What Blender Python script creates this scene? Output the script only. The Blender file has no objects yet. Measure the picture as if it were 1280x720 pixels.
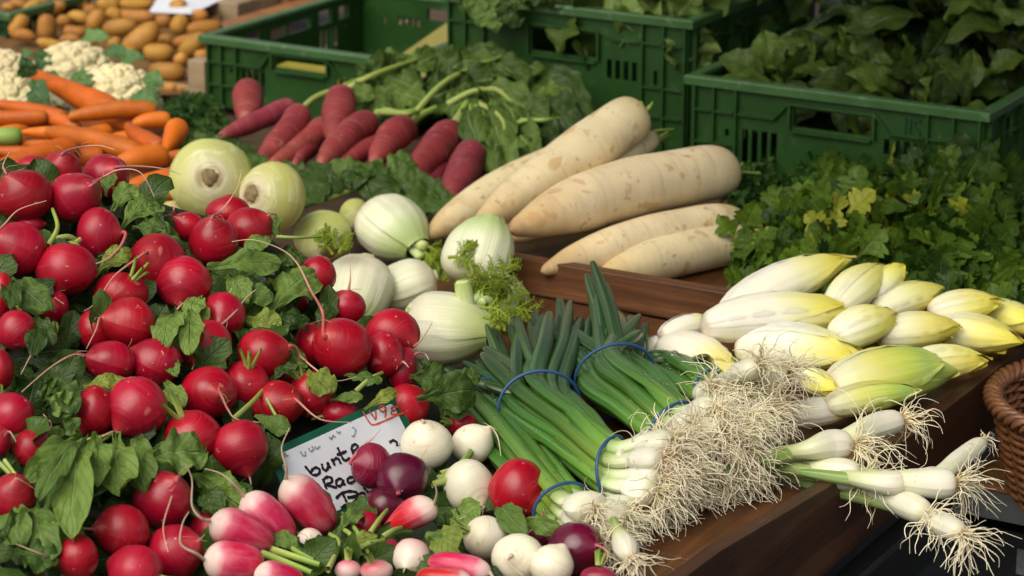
import bpy, math, random
from mathutils import Vector, Matrix, noise as mn
random.seed(7)
R = math.radians
sc = bpy.context.scene
COL = sc.collection
# ------------------------------------------------------------------ camera model
PITCH = R(17.5); FP = 3200.0; HC = 3.0 * math.sin(PITCH); TH = R(30.5)
FWD = Vector((0, math.cos(PITCH), -math.sin(PITCH)))
UPV = Vector((0, math.sin(PITCH), math.cos(PITCH)))
RGT = Vector((1, 0, 0))
CAM = Vector((0, 0, HC))
UX = Vector((math.cos(TH), -math.sin(TH), 0)); VX = Vector((math.sin(TH), math.cos(TH), 0))
def dirn(x, y): return FWD + RGT * ((x - 640) / FP) + UPV * ((360 - y) / FP)
def P(x, y, d): return CAM + dirn(x, y) * d
def Pz(x, y, z=0.0):
    q = dirn(x, y); return CAM + q * ((z - HC) / q.z)
def dz(x, y, z=0.0): return (z - HC) / dirn(x, y).z
def rest(x, y, rpx, z0=0.0): return (HC - z0) / (-dirn(x, y).z + 0.95 * rpx / FP)
def UV2(u, v, z=0.0): return UX * u + VX * v + Vector((0, 0, z))
def heap(x, y, r=0.03):
    return min(1.0 / (0.3692 - 8.1e-5 * x + 1.659e-4 * y), dz(x, y, r))
cd = bpy.data.cameras.new('camera'); cam = bpy.data.objects.new('camera', cd); COL.objects.link(cam)
cam.location = CAM; cam.rotation_euler = (R(90) - PITCH, 0, 0)
cd.sensor_width = 36; cd.lens = FP / 1280 * 36; cd.clip_start = 0.05; cd.clip_end = 500
cd.dof.use_dof = True; cd.dof.focus_distance = 2.42; cd.dof.aperture_fstop = 9.0
sc.camera = cam
# ------------------------------------------------------------------ objects
def tag(o, label=None, cat=None, group=None, kind=None):
    if label: o['label'] = label
    if cat: o['category'] = cat
    if group: o['group'] = group
    if kind: o['kind'] = kind
    return o
def empty(name, loc, label=None, cat=None, group=None, rz=0):
    o = bpy.data.objects.new(name, None); COL.objects.link(o); o.location = loc; o.rotation_euler = (0, 0, rz)
    o.empty_display_size = 0.02
    return tag(o, label, cat, group)
class MB:
    """collects vertices, faces, a uv and a tint per vertex; build() links ONE mesh object"""
    def __init__(s): s.v = []; s.f = []; s.uv = []; s.t = []
    def add(s, V, F, UV=None, tint=0.5):
        b = len(s.v); s.v += [tuple(p) for p in V]; s.f += [tuple(i + b for i in q) for q in F]
        s.uv += UV if UV else [(0.5, 0.5)] * len(V); s.t += [tint] * len(V)
    def build(s, name, mat, parent=None, loc=None, smooth=True, mats=None):
        me = bpy.data.meshes.new(name)
        off = Vector(loc) if loc is not None else Vector((0, 0, 0))
        me.from_pydata([tuple(Vector(p) - off) for p in s.v], [], s.f)
        ul = me.uv_layers.new(name='UVMap')
        idx = [0] * len(me.loops); me.loops.foreach_get('vertex_index', idx)
        fl = []
        for i in idx: fl += s.uv[i]
        ul.data.foreach_set('uv', fl)
        at = me.attributes.new('tint', 'FLOAT', 'POINT'); at.data.foreach_set('value', s.t)
        if smooth: me.polygons.foreach_set('use_smooth', [True] * len(me.polygons))
        me.materials.append(mat)
        me.update()
        o = bpy.data.objects.new(name, me); COL.objects.link(o); o.location = off
        if parent is not None:
            o.parent = parent
            if loc is not None: o.location = off - parent.location
            elif parent.type != 'EMPTY' or True:
                o.matrix_parent_inverse = Matrix.Identity(4)
        return o
    def box(s, x0, x1, y0, y1, z0, z1, tint=0.5):
        V = [(x, y, z) for z in (z0, z1) for y in (y0, y1) for x in (x0, x1)]
        s.add(V, [(0, 2, 3, 1), (4, 5, 7, 6), (0, 1, 5, 4), (2, 6, 7, 3), (0, 4, 6, 2), (1, 3, 7, 5)], None, tint)
def wbuild(mb, name, mat, parent=None, loc=None, smooth=True):
    """mesh given in world coordinates; origin at loc, or the parent's location"""
    if parent is not None:
        pl = parent.location.copy(); q = parent.parent
        while q: pl += q.location; q = q.parent
        o = mb.build(name, mat, None, pl, smooth); o.parent = parent; o.location = (0, 0, 0)
        return o
    return mb.build(name, mat, None, loc, smooth)
def frame(A):
    A = A.normalized(); h = Vector((0, 0, 1)) if abs(A.z) < 0.9 else Vector((0, 1, 0))
    X = h.cross(A).normalized(); return X, A.cross(X), A
def lathe(mb, A, B, prof, segs=20, bend=None, nz=0.0, nf=30.0, flat=1.0, seed=0.0, side=None, rib=0, ribamp=0.0, a0=0.0, a1=2 * math.pi, tint=0.5, steps=None):
    """surface of revolution from A to B; prof = [(t, radius)], bend = sideways offset vector at the middle"""
    if steps:
        prof = resample(prof, steps)
    ax = B - A; X, Y, Z = frame(ax)
    if side is not None:
        X = (side - Z * side.dot(Z)).normalized(); Y = Z.cross(X)
    V = []; UVs = []; n = len(prof); full = abs(a1 - a0 - 2 * math.pi) < 1e-6
    for i, (t, r) in enumerate(prof):
        c = A + ax * t
        if bend is not None: c = c + bend * (4 * t * (1 - t))
        for k in range(segs + 1):
            a = a0 + (a1 - a0) * k / segs
            rr = r * (1 + (ribamp * math.cos(rib * a) if rib else 0))
            p = c + X * (math.cos(a) * rr) + Y * (math.sin(a) * rr * flat)
            if nz:
                ka = a if not full else (2 * math.pi * (k % segs) / segs)
                q = c + X * (math.cos(ka) * rr) + Y * (math.sin(ka) * rr * flat)
                p = p + (p - c) * (nz * mn.noise(q * nf + Vector((seed * 7.3, seed * 3.1, seed)))) 
            V.append(p); UVs.append((k / segs, t))
    F = []
    w = segs + 1
    for i in range(n - 1):
        for k in range(segs): F.append((i * w + k, i * w + k + 1, (i + 1) * w + k + 1, (i + 1) * w + k))
    mb.add(V, F, UVs, tint)
def resample(prof, n):
    out = []
    for i in range(n + 1):
        t = i / n
        t = 0.5 - 0.5 * math.cos(math.pi * t)
        k = 0
        while k < len(prof) - 2 and t > prof[k + 1][0]: k += 1
        p0 = prof[max(k - 1, 0)]; p1 = prof[k]; p2 = prof[k + 1]; p3 = prof[min(k + 2, len(prof) - 1)]
        f = (t - p1[0]) / max(p2[0] - p1[0], 1e-6)
        m1 = (p2[1] - p0[1]) / max(p2[0] - p0[0], 1e-6) * (p2[0] - p1[0]); m2 = (p3[1] - p1[1]) / max(p3[0] - p1[0], 1e-6) * (p2[0] - p1[0])
        f2 = f * f; f3 = f2 * f
        out.append((t, max(0.0, (2 * f3 - 3 * f2 + 1) * p1[1] + (f3 - 2 * f2 + f) * m1 + (-2 * f3 + 3 * f2) * p2[1] + (f3 - f2) * m2)))
    return out
def smooth_path(pts, n=6):
    out = []
    m = len(pts)
    for i in range(m - 1):
        p0 = pts[max(i - 1, 0)]; p1 = pts[i]; p2 = pts[i + 1]; p3 = pts[min(i + 2, m - 1)]
        for k in range(n):
            t = k / n
            out.append(0.5 * ((2 * p1) + (p2 - p0) * t + (2 * p0 - 5 * p1 + 4 * p2 - p3) * t * t + (3 * p1 - p0 - 3 * p2 + p3) * t ** 3))
    out.append(pts[-1]); return out
def tube(mb, pts, rad, segs=6, tint=0.5, flat=1.0, nrm=None):
    """tube along pts; rad(t) radius"""
    n = len(pts); V = []; UVs = []
    X = None
    for i, p in enumerate(pts):
        T = (pts[min(i + 1, n - 1)] - pts[max(i - 1, 0)])
        T = T.normalized() if T.length > 1e-9 else Vector((0, 0, 1))
        if X is None:
            X = frame(T)[0] if nrm is None else (nrm - T * nrm.dot(T)).normalized()
        else:
            X = X - T * X.dot(T)
            X = X.normalized() if X.length > 1e-9 else frame(T)[0]
        Y = T.cross(X); t = i / (n - 1); r = rad(t)
        for k in range(segs + 1):
            a = 2 * math.pi * k / segs
            V.append(p + X * (math.cos(a) * r * flat) + Y * (math.sin(a) * r)); UVs.append((k / segs, t))
    w = segs + 1
    F = [(i * w + k, i * w + k + 1, (i + 1) * w + k + 1, (i + 1) * w + k) for i in range(n - 1) for k in range(segs)]
    mb.add(V, F, UVs, tint)
# ------------------------------------------------------------------ materials
class G:
    def __init__(s, name):
        s.m = bpy.data.materials.new(name); s.m.use_nodes = True; s.nt = s.m.node_tree
        s.b = s.nt.nodes['Principled BSDF']; s.out = s.nt.nodes['Material Output']
    def n(s, t, **kw):
        nd = s.nt.nodes.new(t)
        for k, v in kw.items(): setattr(nd, k, v)
        return nd
    def l(s, a, b): s.nt.links.new(a, b)
    def val(s, sock, v):
        if hasattr(v, 'links') or isinstance(v, bpy.types.NodeSocket): s.l(v, sock)
        else: sock.default_value = v
    def math(s, op, a, b=0.0, clamp=False):
        nd = s.n('ShaderNodeMath', operation=op, use_clamp=clamp); s.val(nd.inputs[0], a); s.val(nd.inputs[1], b); return nd.outputs[0]
    def mix(s, f, a, b, mode='MIX'):
        nd = s.n('ShaderNodeMix', data_type='RGBA', blend_type=mode); s.val(nd.inputs[0], f)
        for sock, v in ((nd.inputs[6], a), (nd.inputs[7], b)):
            s.val(sock, v if not isinstance(v, tuple) else (*v[:3], 1))
        return nd.outputs[2]
    def ramp(s, f, stops, interp='LINEAR'):
        nd = s.n('ShaderNodeValToRGB'); cr = nd.color_ramp; cr.interpolation = interp
        while len(cr.elements) < len(stops): cr.elements.new(0.5)
        for e, (p, c) in zip(cr.elements, stops):
            e.position = p; e.color = (*c[:3], 1) if isinstance(c, tuple) else (c, c, c, 1)
        s.val(nd.inputs[0], f); return nd.outputs[0]
    def noise(s, vec, scale, detail=3.0, rough=0.55):
        nd = s.n('ShaderNodeTexNoise'); s.l(vec, nd.inputs['Vector']); nd.inputs['Scale'].default_value = scale
        nd.inputs['Detail'].default_value = detail; nd.inputs['Roughness'].default_value = rough; return nd.outputs[0]
    def tc(s): return s.n('ShaderNodeTexCoord')
    def scale(s, vec, xyz):
        nd = s.n('ShaderNodeMapping'); s.l(vec, nd.inputs[0]); nd.inputs['Scale'].default_value = xyz; return nd.outputs[0]
    def bump(s, h, strength, dist=0.002):
        nd = s.n('ShaderNodeBump'); nd.inputs['Strength'].default_value = strength; nd.inputs['Distance'].default_value = dist
        s.l(h, nd.inputs['Height']); s.l(nd.outputs[0], s.b.inputs['Normal'])
    def sss(s, w, rad, sc_=0.01):
        s.b.inputs['Subsurface Weight'].default_value = w; s.b.inputs['Subsurface Radius'].default_value = rad; s.b.inputs['Subsurface Scale'].default_value = sc_
def veg(name, stops, jit=0.06, nscale=60, dark=0.25, rough=0.4, sss=(0.12, (1, 0.25, 0.22), 0.005), spots=(), bump=(0.15, 90), rings=None, streak=None, rv=0.12, rh=0.012, coat=0.0, spec=0.35):
    """skin of a vegetable: colour along its length (uv y), mottling, streaks along it, rings round it, spots, per-object shift"""
    g = G(name); tc = g.tc(); ob = tc.outputs['Object']
    sep = g.n('ShaderNodeSeparateXYZ'); g.l(tc.outputs['UV'], sep.inputs[0]); t = sep.outputs[1]; u = sep.outputs[0]
    oi = g.n('ShaderNodeObjectInfo'); rnd = oi.outputs['Random']
    vo = g.n('ShaderNodeVectorMath', operation='ADD'); g.l(ob, vo.inputs[0])
    cb = g.n('ShaderNodeCombineXYZ'); 
    for i in range(3): g.l(rnd, cb.inputs[i])
    sc3 = g.n('ShaderNodeVectorMath', operation='SCALE'); g.l(cb.outputs[0], sc3.inputs[0]); sc3.inputs['Scale'].default_value = 9.0
    g.l(sc3.outputs[0], vo.inputs[1]); vec = vo.outputs[0]
    n1 = g.noise(vec, nscale)
    tt = g.math('ADD', t, g.math('MULTIPLY', g.math('SUBTRACT', n1, 0.5), jit * 2))
    c = g.ramp(tt, stops)
    n2 = g.noise(vec, nscale * 0.5, 5, 0.65)
    sh = g.ramp(n2, [(0.3, 1 - dark), (0.7, 1.0)])
    c = g.mix(1.0, c, sh, 'MULTIPLY')
    hgt = g.noise(vec, bump[1], 4)
    if streak:
        col, amt, su, st = streak
        cm = g.n('ShaderNodeCombineXYZ'); g.l(g.math('MULTIPLY', u, su), cm.inputs[0]); g.l(g.math('MULTIPLY', t, st), cm.inputs[1]); g.l(g.math('MULTIPLY', rnd, 20), cm.inputs[2])
        sn = g.noise(cm.outputs[0], 1.0, 3)
        f = g.ramp(sn, [(0.45, 0.0), (0.68, 1.0)])
        c = g.mix(g.math('MULTIPLY', f, amt), c, col); hgt = g.math('ADD', hgt, g.math('MULTIPLY', sn, 0.8))
    if rings:
        col, amt, k = rings
        cm = g.n('ShaderNodeCombineXYZ'); g.l(g.math('MULTIPLY', u, 2.5), cm.inputs[0]); g.l(g.math('MULTIPLY', t, k), cm.inputs[1]); g.l(g.math('MULTIPLY', rnd, 20), cm.inputs[2])
        sn = g.noise(cm.outputs[0], 1.0, 2)
        f = g.ramp(sn, [(0.55, 0.0), (0.68, 1.0)])
        c = g.mix(g.math('MULTIPLY', f, amt), c, col); hgt = g.math('SUBTRACT', hgt, g.math('MULTIPLY', f, 0.7))
    ro = rough
    for col, thr, scl, amt in spots:
        sp = g.noise(vec, scl, 2.5, 0.5)
        f = g.math('MULTIPLY', g.ramp(sp, [(thr, 0.0), (min(thr + 0.05, 1), 1.0)]), amt)
        c = g.mix(f, c, col)
        if ro is rough: ro = g.math('ADD', g.math('MULTIPLY', f, 0.25), rough)
    hs = g.n('ShaderNodeHueSaturation'); g.l(c, hs.inputs['Color'])
    g.l(g.math('ADD', 0.5 - rh, g.math('MULTIPLY', rnd, 2 * rh)), hs.inputs['Hue'])
    r2 = g.math('FRACT', g.math('MULTIPLY', rnd, 13.7))
    g.l(g.math('ADD', 1 - rv, g.math('MULTIPLY', r2, 2 * rv)), hs.inputs['Value'])
    g.l(hs.outputs[0], g.b.inputs['Base Color'])
    g.val(g.b.inputs['Roughness'], g.math('ADD', ro, g.math('MULTIPLY', g.math('FRACT', g.math('MULTIPLY', rnd, 7.3)), 0.14))); g.b.inputs['Specular IOR Level'].default_value = spec
    g.b.inputs['Coat Weight'].default_value = coat; g.b.inputs['Coat Roughness'].default_value = 0.2
    if sss: g.sss(*sss)
    g.bump(hgt, bump[0], 0.0015)
    return g.m
def leafmat(name, lo, hi, vein, rough=0.42, trans=0.28, veinamt=0.5, yellow=None, edge=None, nv=9.0):
    """a leaf blade: midrib and side veins from the uv, tint per leaf, light passing through"""
    g = G(name); tc = g.tc(); sep = g.n('ShaderNodeSeparateXYZ'); g.l(tc.outputs['UV'], sep.inputs[0]); u, t = sep.outputs[0], sep.outputs[1]
    at = g.n('ShaderNodeAttribute', attribute_name='tint'); oi = g.n('ShaderNodeObjectInfo')
    n1 = g.noise(tc.outputs['Object'], 45, 4)
    f = g.math('ADD', at.outputs['Fac'], g.math('ADD', g.math('MULTIPLY', g.math('SUBTRACT', n1, 0.5), 0.7), g.math('MULTIPLY', g.math('SUBTRACT', oi.outputs['Random'], 0.5), 0.3)), True)
    c = g.mix(f, lo, hi)
    if yellow: c = g.mix(g.ramp(g.math('ADD', at.outputs['Fac'], g.math('MULTIPLY', n1, 0.35)), [(1.02, 0.0), (1.16, 1.0)]) if False else g.ramp(g.math('MULTIPLY', g.math('ADD', at.outputs['Fac'], g.math('MULTIPLY', n1, 0.3)), 0.8), [(0.8, 0.0), (0.93, 1.0)]), c, yellow)
    au = g.math('ABSOLUTE', g.math('SUBTRACT', u, 0.5))
    mid = g.ramp(au, [(0.012, 1.0), (0.04, 0.0)])
    ph = g.math('MULTIPLY', g.math('SUBTRACT', t, g.math('MULTIPLY', au, 0.55)), nv)
    fr = g.math('ABSOLUTE', g.math('SUBTRACT', g.math('FRACT', g.math('ADD', ph, g.math('MULTIPLY', n1, 0.5))), 0.5))
    sv = g.ramp(fr, [(0.03, 1.0), (0.10, 0.0)])
    vn = g.math('MAXIMUM', mid, g.math('MULTIPLY', sv, 0.55))
    c = g.mix(g.math('MULTIPLY', vn, veinamt), c, vein)
    if edge: c = g.mix(g.ramp(au, [(0.4, 0.0), (0.5, 0.8)]), c, edge)
    g.l(c, g.b.inputs['Base Color']); g.b.inputs['Roughness'].default_value = rough + 0.08; g.b.inputs['Specular IOR Level'].default_value = 0.28
    n2 = g.noise(tc.outputs['Object'], 160, 3)
    g.bump(g.math('SUBTRACT', g.math('MULTIPLY', n2, 0.8), g.math('MULTIPLY', vn, 0.9)), 0.8, 0.002)
    tr = g.n('ShaderNodeBsdfTranslucent'); g.l(g.mix(1.0, c, (1.0, 1.0, 0.5), 'MULTIPLY'), tr.inputs[0])
    mx = g.n('ShaderNodeMixShader'); mx.inputs[0].default_value = trans
    g.l(g.b.outputs[0], mx.inputs[1]); g.l(tr.outputs[0], mx.inputs[2]); g.l(mx.outputs[0], g.out.inputs[0])
    return g.m
def plain(name, col, rough=0.5, metal=0.0, var=0.2, nscale=25, bump=(0.1, 120), spec=0.5, scuff=None):
    g = G(name); ob = g.tc().outputs['Object']
    n1 = g.noise(ob, nscale, 5, 0.65)
    c = g.mix(1.0, col, g.ramp(n1, [(0.3, 1 - var), (0.7, 1 + 0.0)]), 'MULTIPLY')
    if scuff: c = g.mix(g.math('MULTIPLY', g.ramp(g.noise(ob, nscale * 2.3, 6, 0.75), [(0.56, 0.0), (0.72, 1.0)]), scuff[1]), c, scuff[0])
    g.l(c, g.b.inputs['Base Color']); g.val(g.b.inputs['Roughness'], g.math('ADD', rough - 0.1, g.math('MULTIPLY', n1, 0.2)))
    g.b.inputs['Metallic'].default_value = metal; g.b.inputs['Specular IOR Level'].default_value = spec
    g.bump(g.noise(ob, bump[1], 4), bump[0], 0.001)
    return g.m
def wood(name, c1, c2, axis=0, rough=0.5, sc_=1.0, knots=True):
    g = G(name); ob = g.tc().outputs['Object']
    s = [60.0, 60.0, 60.0]; s[axis] = 2.6
    v = g.scale(ob, tuple(a * sc_ for a in s))
    n1 = g.noise(v, 1.0, 5, 0.6); n2 = g.noise(v, 5.0, 3, 0.6); n3 = g.noise(ob, 7, 4, 0.6)
    f = g.math('ADD', g.math('MULTIPLY', n1, 0.8), g.math('MULTIPLY', n2, 0.25))
    c = g.ramp(f, [(0.32, c1), (0.5, tuple((a + b) / 2 for a, b in zip(c1, c2))), (0.72, c2)])
    c = g.mix(1.0, c, g.ramp(n3, [(0.3, 0.6), (0.65, 1.0)]), 'MULTIPLY')
    wr = g.ramp(g.noise(g.scale(ob, tuple(a * 0.5 for a in s)), 1.0, 6, 0.75), [(0.56, 0.0), (0.74, 0.55)])
    c = g.mix(wr, c, tuple(min(1, a * 1.7 + 0.02) for a in c2))
    g.l(c, g.b.inputs['Base Color']); g.val(g.b.inputs['Roughness'], g.math('ADD', rough - 0.12, g.math('MULTIPLY', n3, 0.25)))
    g.bump(g.math('ADD', n1, n2), 0.25, 0.0015)
    return g.m
M = {}
red = (0.43, 0.004, 0.023); crim = (0.33, 0.004, 0.018)
M['radish'] = veg('radish_skin', [(0, (0.62, 0.16, 0.15)), (0.05, (0.45, 0.03, 0.035)), (0.16, crim), (0.5, red), (0.9, red), (1.0, (0.30, 0.03, 0.02))], jit=0.02, dark=0.35, rough=0.3, coat=0.15, spots=[((0.60, 0.20, 0.17), 0.67, 36, 0.55), ((0.75, 0.45, 0.36), 0.70, 150, 0.5), ((0.14, 0.02, 0.015), 0.70, 95, 0.6)], bump=(0.12, 70), rings=((0.55, 0.12, 0.11), 0.12, 40), rh=0.003)
M['dark_radish'] = veg('magenta_radish_skin', [(0, (0.5, 0.1, 0.16)), (0.05, (0.28, 0.012, 0.04)), (0.5, (0.26, 0.006, 0.03)), (1.0, (0.2, 0.01, 0.03))], jit=0.02, dark=0.4, rough=0.32, coat=0.1, spots=[((0.6, 0.3, 0.3), 0.73, 60, 0.4)], rings=((0.5, 0.15, 0.2), 0.3, 46))
M['purple'] = veg('purple_radish_skin', [(0, (0.3, 0.05, 0.12)), (0.06, (0.13, 0.005, 0.028)), (0.6, (0.11, 0.004, 0.026)), (1.0, (0.06, 0.008, 0.02))], jit=0.02, dark=0.4, rough=0.22, coat=0.3, spots=[((0.3, 0.12, 0.15), 0.72, 50, 0.4)])
M['white'] = veg('white_radish_skin', [(0, (0.6, 0.47, 0.3)), (0.05, (0.75, 0.68, 0.52)), (0.5, (0.78, 0.73, 0.58)), (0.92, (0.74, 0.68, 0.5)), (1.0, (0.45, 0.42, 0.18))], jit=0.03, dark=0.14, rough=0.38, coat=0.1, sss=(0.3, (1, 0.75, 0.45), 0.008), spots=[((0.45, 0.33, 0.16), 0.68, 75, 0.55), ((0.3, 0.2, 0.09), 0.74, 120, 0.7)], rings=((0.55, 0.42, 0.22), 0.4, 30))
pk = (0.55, 0.015, 0.06)
M['french'] = veg('pink_white_radish_skin', [(0, (0.78, 0.68, 0.58)), (0.13, (0.74, 0.50, 0.46)), (0.24, (0.62, 0.10, 0.15)), (0.42, pk), (0.9, (0.48, 0.008, 0.035)), (1, (0.42, 0.1, 0.06))], jit=0.14, nscale=45, dark=0.2, rough=0.28, coat=0.2, sss=(0.25, (1, 0.4, 0.35), 0.006), streak=((0.72, 0.3, 0.33), 0.3, 14, 2.0))
M['pinkround'] = veg('pale_pink_radish_skin', [(0, (0.75, 0.68, 0.55)), (0.3, (0.72, 0.6, 0.52)), (0.6, (0.66, 0.36, 0.36)), (0.85, (0.58, 0.1, 0.17)), (1, (0.4, 0.2, 0.1))], jit=0.12, nscale=45, dark=0.15, rough=0.3, coat=0.15, sss=(0.25, (1, 0.5, 0.4), 0.006))
M['longred'] = veg('long_red_radish_skin', [(0, (0.45, 0.15, 0.11)), (0.1, (0.30, 0.045, 0.045)), (0.8, (0.27, 0.032, 0.045)), (1, (0.33, 0.07, 0.07))], dark=0.35, rough=0.5, spots=[((0.45, 0.22, 0.18), 0.66, 90, 0.4)], rings=((0.5, 0.2, 0.17), 0.25, 38), bump=(0.3, 80), rh=0.012)
M['carrot'] = veg('carrot_skin', [(0, (0.6, 0.2, 0.02)), (0.1, (0.66, 0.145, 0.006)), (0.9, (0.68, 0.155, 0.008)), (1, (0.5, 0.2, 0.04))], dark=0.35, rough=0.45, sss=(0.2, (1, 0.4, 0.1), 0.006), rings=((0.45, 0.10, 0.006), 0.5, 50), rv=0.2, rh=0.005, bump=(0.25, 60))
M['potato'] = veg('potato_skin', [(0, (0.43, 0.195, 0.03)), (0.5, (0.50, 0.235, 0.035)), (1, (0.43, 0.195, 0.03))], dark=0.4, nscale=50, rough=0.55, spots=[((0.3, 0.16, 0.05), 0.62, 60, 0.6)], rv=0.2, rh=0.01, sss=None, bump=(0.2, 70))
M['daikon'] = veg('daikon_skin', [(0, (0.44, 0.29, 0.13)), (0.06, (0.62, 0.45, 0.21)), (0.3, (0.82, 0.69, 0.42)), (0.85, (0.83, 0.71, 0.44)), (0.97, (0.68, 0.56, 0.28)), (1, (0.5, 0.36, 0.14))], jit=0.04, nscale=35, dark=0.2, rough=0.42, sss=(0.25, (1, 0.7, 0.4), 0.008), spots=[((0.52, 0.33, 0.12), 0.60, 38, 0.6), ((0.36, 0.22, 0.09), 0.66, 80, 0.6), ((0.82, 0.7, 0.45), 0.62, 22, 0.4)], rings=((0.55, 0.38, 0.17), 0.3, 38), bump=(0.25, 55))
M['kohlrabi'] = veg('kohlrabi_skin', [(0, (0.30, 0.22, 0.10)), (0.10, (0.42, 0.33, 0.17)), (0.135, (0.62, 0.58, 0.36)), (0.22, (0.60, 0.60, 0.25)), (0.4, (0.53, 0.56, 0.16)), (1, (0.50, 0.54, 0.14))], jit=0.02, nscale=30, dark=0.2, rough=0.4, sss=(0.2, (0.8, 0.9, 0.3), 0.008), rings=((0.70, 0.68, 0.46), 0.7, 24), spots=[((0.68, 0.66, 0.42), 0.6, 40, 0.5), ((0.36, 0.34, 0.12), 0.68, 70, 0.4)], bump=(0.15, 45))
M['fennel'] = veg('fennel_flesh', [(0, (0.5, 0.42, 0.22)), (0.06, (0.7, 0.64, 0.45)), (0.3, (0.78, 0.76, 0.58)), (0.6, (0.75, 0.77, 0.54)), (0.8, (0.60, 0.69, 0.33)), (1, (0.45, 0.58, 0.18))], dark=0.12, rough=0.33, coat=0.15, sss=(0.35, (0.9, 0.9, 0.5), 0.01), streak=((0.54, 0.60, 0.30), 0.5, 46, 0.8), bump=(0.5, 40), rv=0.05)
M['stalk'] = veg('pale_green_stalk', [(0, (0.42, 0.48, 0.16)), (0.6, (0.34, 0.45, 0.09)), (1, (0.2, 0.33, 0.05))], dark=0.25, rough=0.4, sss=(0.2, (0.7, 1, 0.2), 0.005), streak=((0.18, 0.28, 0.05), 0.5, 12, 1.5), rv=0.15)
M['endive'] = veg('endive_leaf', [(0, (0.7, 0.6, 0.42)), (0.04, (0.82, 0.78, 0.64)), (0.48, (0.86, 0.84, 0.68)), (0.64, (0.84, 0.82, 0.42)), (0.84, (0.80, 0.74, 0.14)), (1, (0.74, 0.62, 0.03))], jit=0.10, nscale=22, dark=0.08, rough=0.36, coat=0.1, sss=(0.5, (1, 0.9, 0.4), 0.02), streak=((0.80, 0.78, 0.5), 0.25, 22, 1.2), rv=0.05, rh=0.012, bump=(0.12, 40))
M['endive_yellow'] = veg('yellow_endive_leaf', [(0, (0.7, 0.6, 0.42)), (0.06, (0.84, 0.80, 0.6)), (0.28, (0.84, 0.81, 0.5)), (0.52, (0.82, 0.75, 0.24)), (0.82, (0.80, 0.71, 0.09)), (1, (0.74, 0.62, 0.03))], jit=0.10, nscale=22, dark=0.08, rough=0.36, coat=0.1, sss=(0.5, (1, 0.9, 0.4), 0.02), streak=((0.80, 0.78, 0.5), 0.25, 22, 1.2), rv=0.05, rh=0.012, bump=(0.12, 40))
M['endive_green'] = veg('greenish_endive_leaf', [(0, (0.7, 0.6, 0.4)), (0.06, (0.76, 0.74, 0.5)), (0.35, (0.68, 0.66, 0.16)), (0.65, (0.5, 0.6, 0.08)), (0.85, (0.36, 0.52, 0.1)), (1, (0.55, 0.6, 0.08))], jit=0.12, nscale=22, dark=0.12, rough=0.36, coat=0.1, sss=(0.35, (0.9, 1, 0.3), 0.01), streak=((0.7, 0.75, 0.4), 0.3, 20, 1.2), bump=(0.15, 40))
M['onion'] = veg('spring_onion_skin', [(0, (0.72, 0.68, 0.52)), (0.16, (0.78, 0.77, 0.64)), (0.27, (0.6, 0.68, 0.36)), (0.34, (0.18, 0.33, 0.04)), (0.5, (0.05, 0.155, 0.018)), (0.72, (0.02, 0.07, 0.018)), (1, (0.016, 0.045, 0.02))], jit=0.03, nscale=30, dark=0.25, rough=0.33, coat=0.15, sss=(0.2, (0.7, 1, 0.3), 0.005), streak=((0.25, 0.38, 0.10), 0.25, 16, 1.4), rv=0.2, rh=0.015, bump=(0.1, 60))
M['onion_leaf'] = veg('spring_onion_leaf', [(0, (0.16, 0.31, 0.04)), (0.25, (0.055, 0.16, 0.018)), (0.6, (0.02, 0.07, 0.018)), (1, (0.016, 0.045, 0.02))], jit=0.03, nscale=30, dark=0.25, rough=0.3, coat=0.15, sss=(0.15, (0.7, 1, 0.3), 0.004), streak=((0.2, 0.32, 0.08), 0.25, 14, 1.4), rv=0.2, bump=(0.1, 60))
M['onion_white'] = veg('spring_onion_bulb_skin', [(0, (0.62, 0.54, 0.36)), (0.1, (0.74, 0.70, 0.56)), (0.3, (0.74, 0.72, 0.6)), (0.48, (0.66, 0.70, 0.46)), (0.65, (0.36, 0.48, 0.13)), (1, (0.10, 0.22, 0.03))], jit=0.03, nscale=30, dark=0.15, rough=0.35, coat=0.15, sss=(0.3, (0.9, 1, 0.6), 0.006), streak=((0.52, 0.52, 0.30), 0.6, 18, 1.0), rv=0.06, bump=(0.2, 60), spots=[((0.42, 0.33, 0.2), 0.66, 60, 0.5)])
M['root'] = veg('pale_root_hair', [(0, (0.5, 0.36, 0.16)), (0.2, (0.80, 0.70, 0.46)), (1, (0.88, 0.82, 0.62))], dark=0.2, nscale=120, rough=0.6, sss=None, bump=(0.0, 50))
M['tail'] = veg('radish_root_tail', [(0, (0.42, 0.02, 0.045)), (0.25, (0.45, 0.09, 0.10)), (0.55, (0.55, 0.28, 0.21)), (1, (0.6, 0.46, 0.3))], dark=0.2, nscale=120, rough=0.5, sss=None, bump=(0.0, 50))
M['tail_pale'] = veg('pale_root_tail', [(0, (0.62, 0.5, 0.38)), (1, (0.6, 0.5, 0.32))], dark=0.2, nscale=120, rough=0.5, sss=None, bump=(0.0, 50))
M['curd'] = veg('cauliflower_curd', [(0, (0.72, 0.62, 0.36)), (1, (0.74, 0.65, 0.4))], dark=0.25, nscale=70, rough=0.6, sss=(0.2, (1, 0.8, 0.4), 0.006), bump=(0.6, 220), rv=0.05)
M['dstalk'] = plain('dark_green_stem', (0.05, 0.12, 0.02), 0.45)
M['fstalk'] = veg('pale_fennel_stalk', [(0, (0.72, 0.74, 0.5)), (0.7, (0.6, 0.68, 0.32)), (1, (0.5, 0.62, 0.2))], dark=0.15, rough=0.36, sss=(0.3, (0.8, 1, 0.4), 0.008), streak=((0.4, 0.52, 0.16), 0.6, 16, 1.2), bump=(0.3, 60))
M['pstalk'] = plain('parsley_stem', (0.10, 0.20, 0.03), 0.4)
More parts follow.
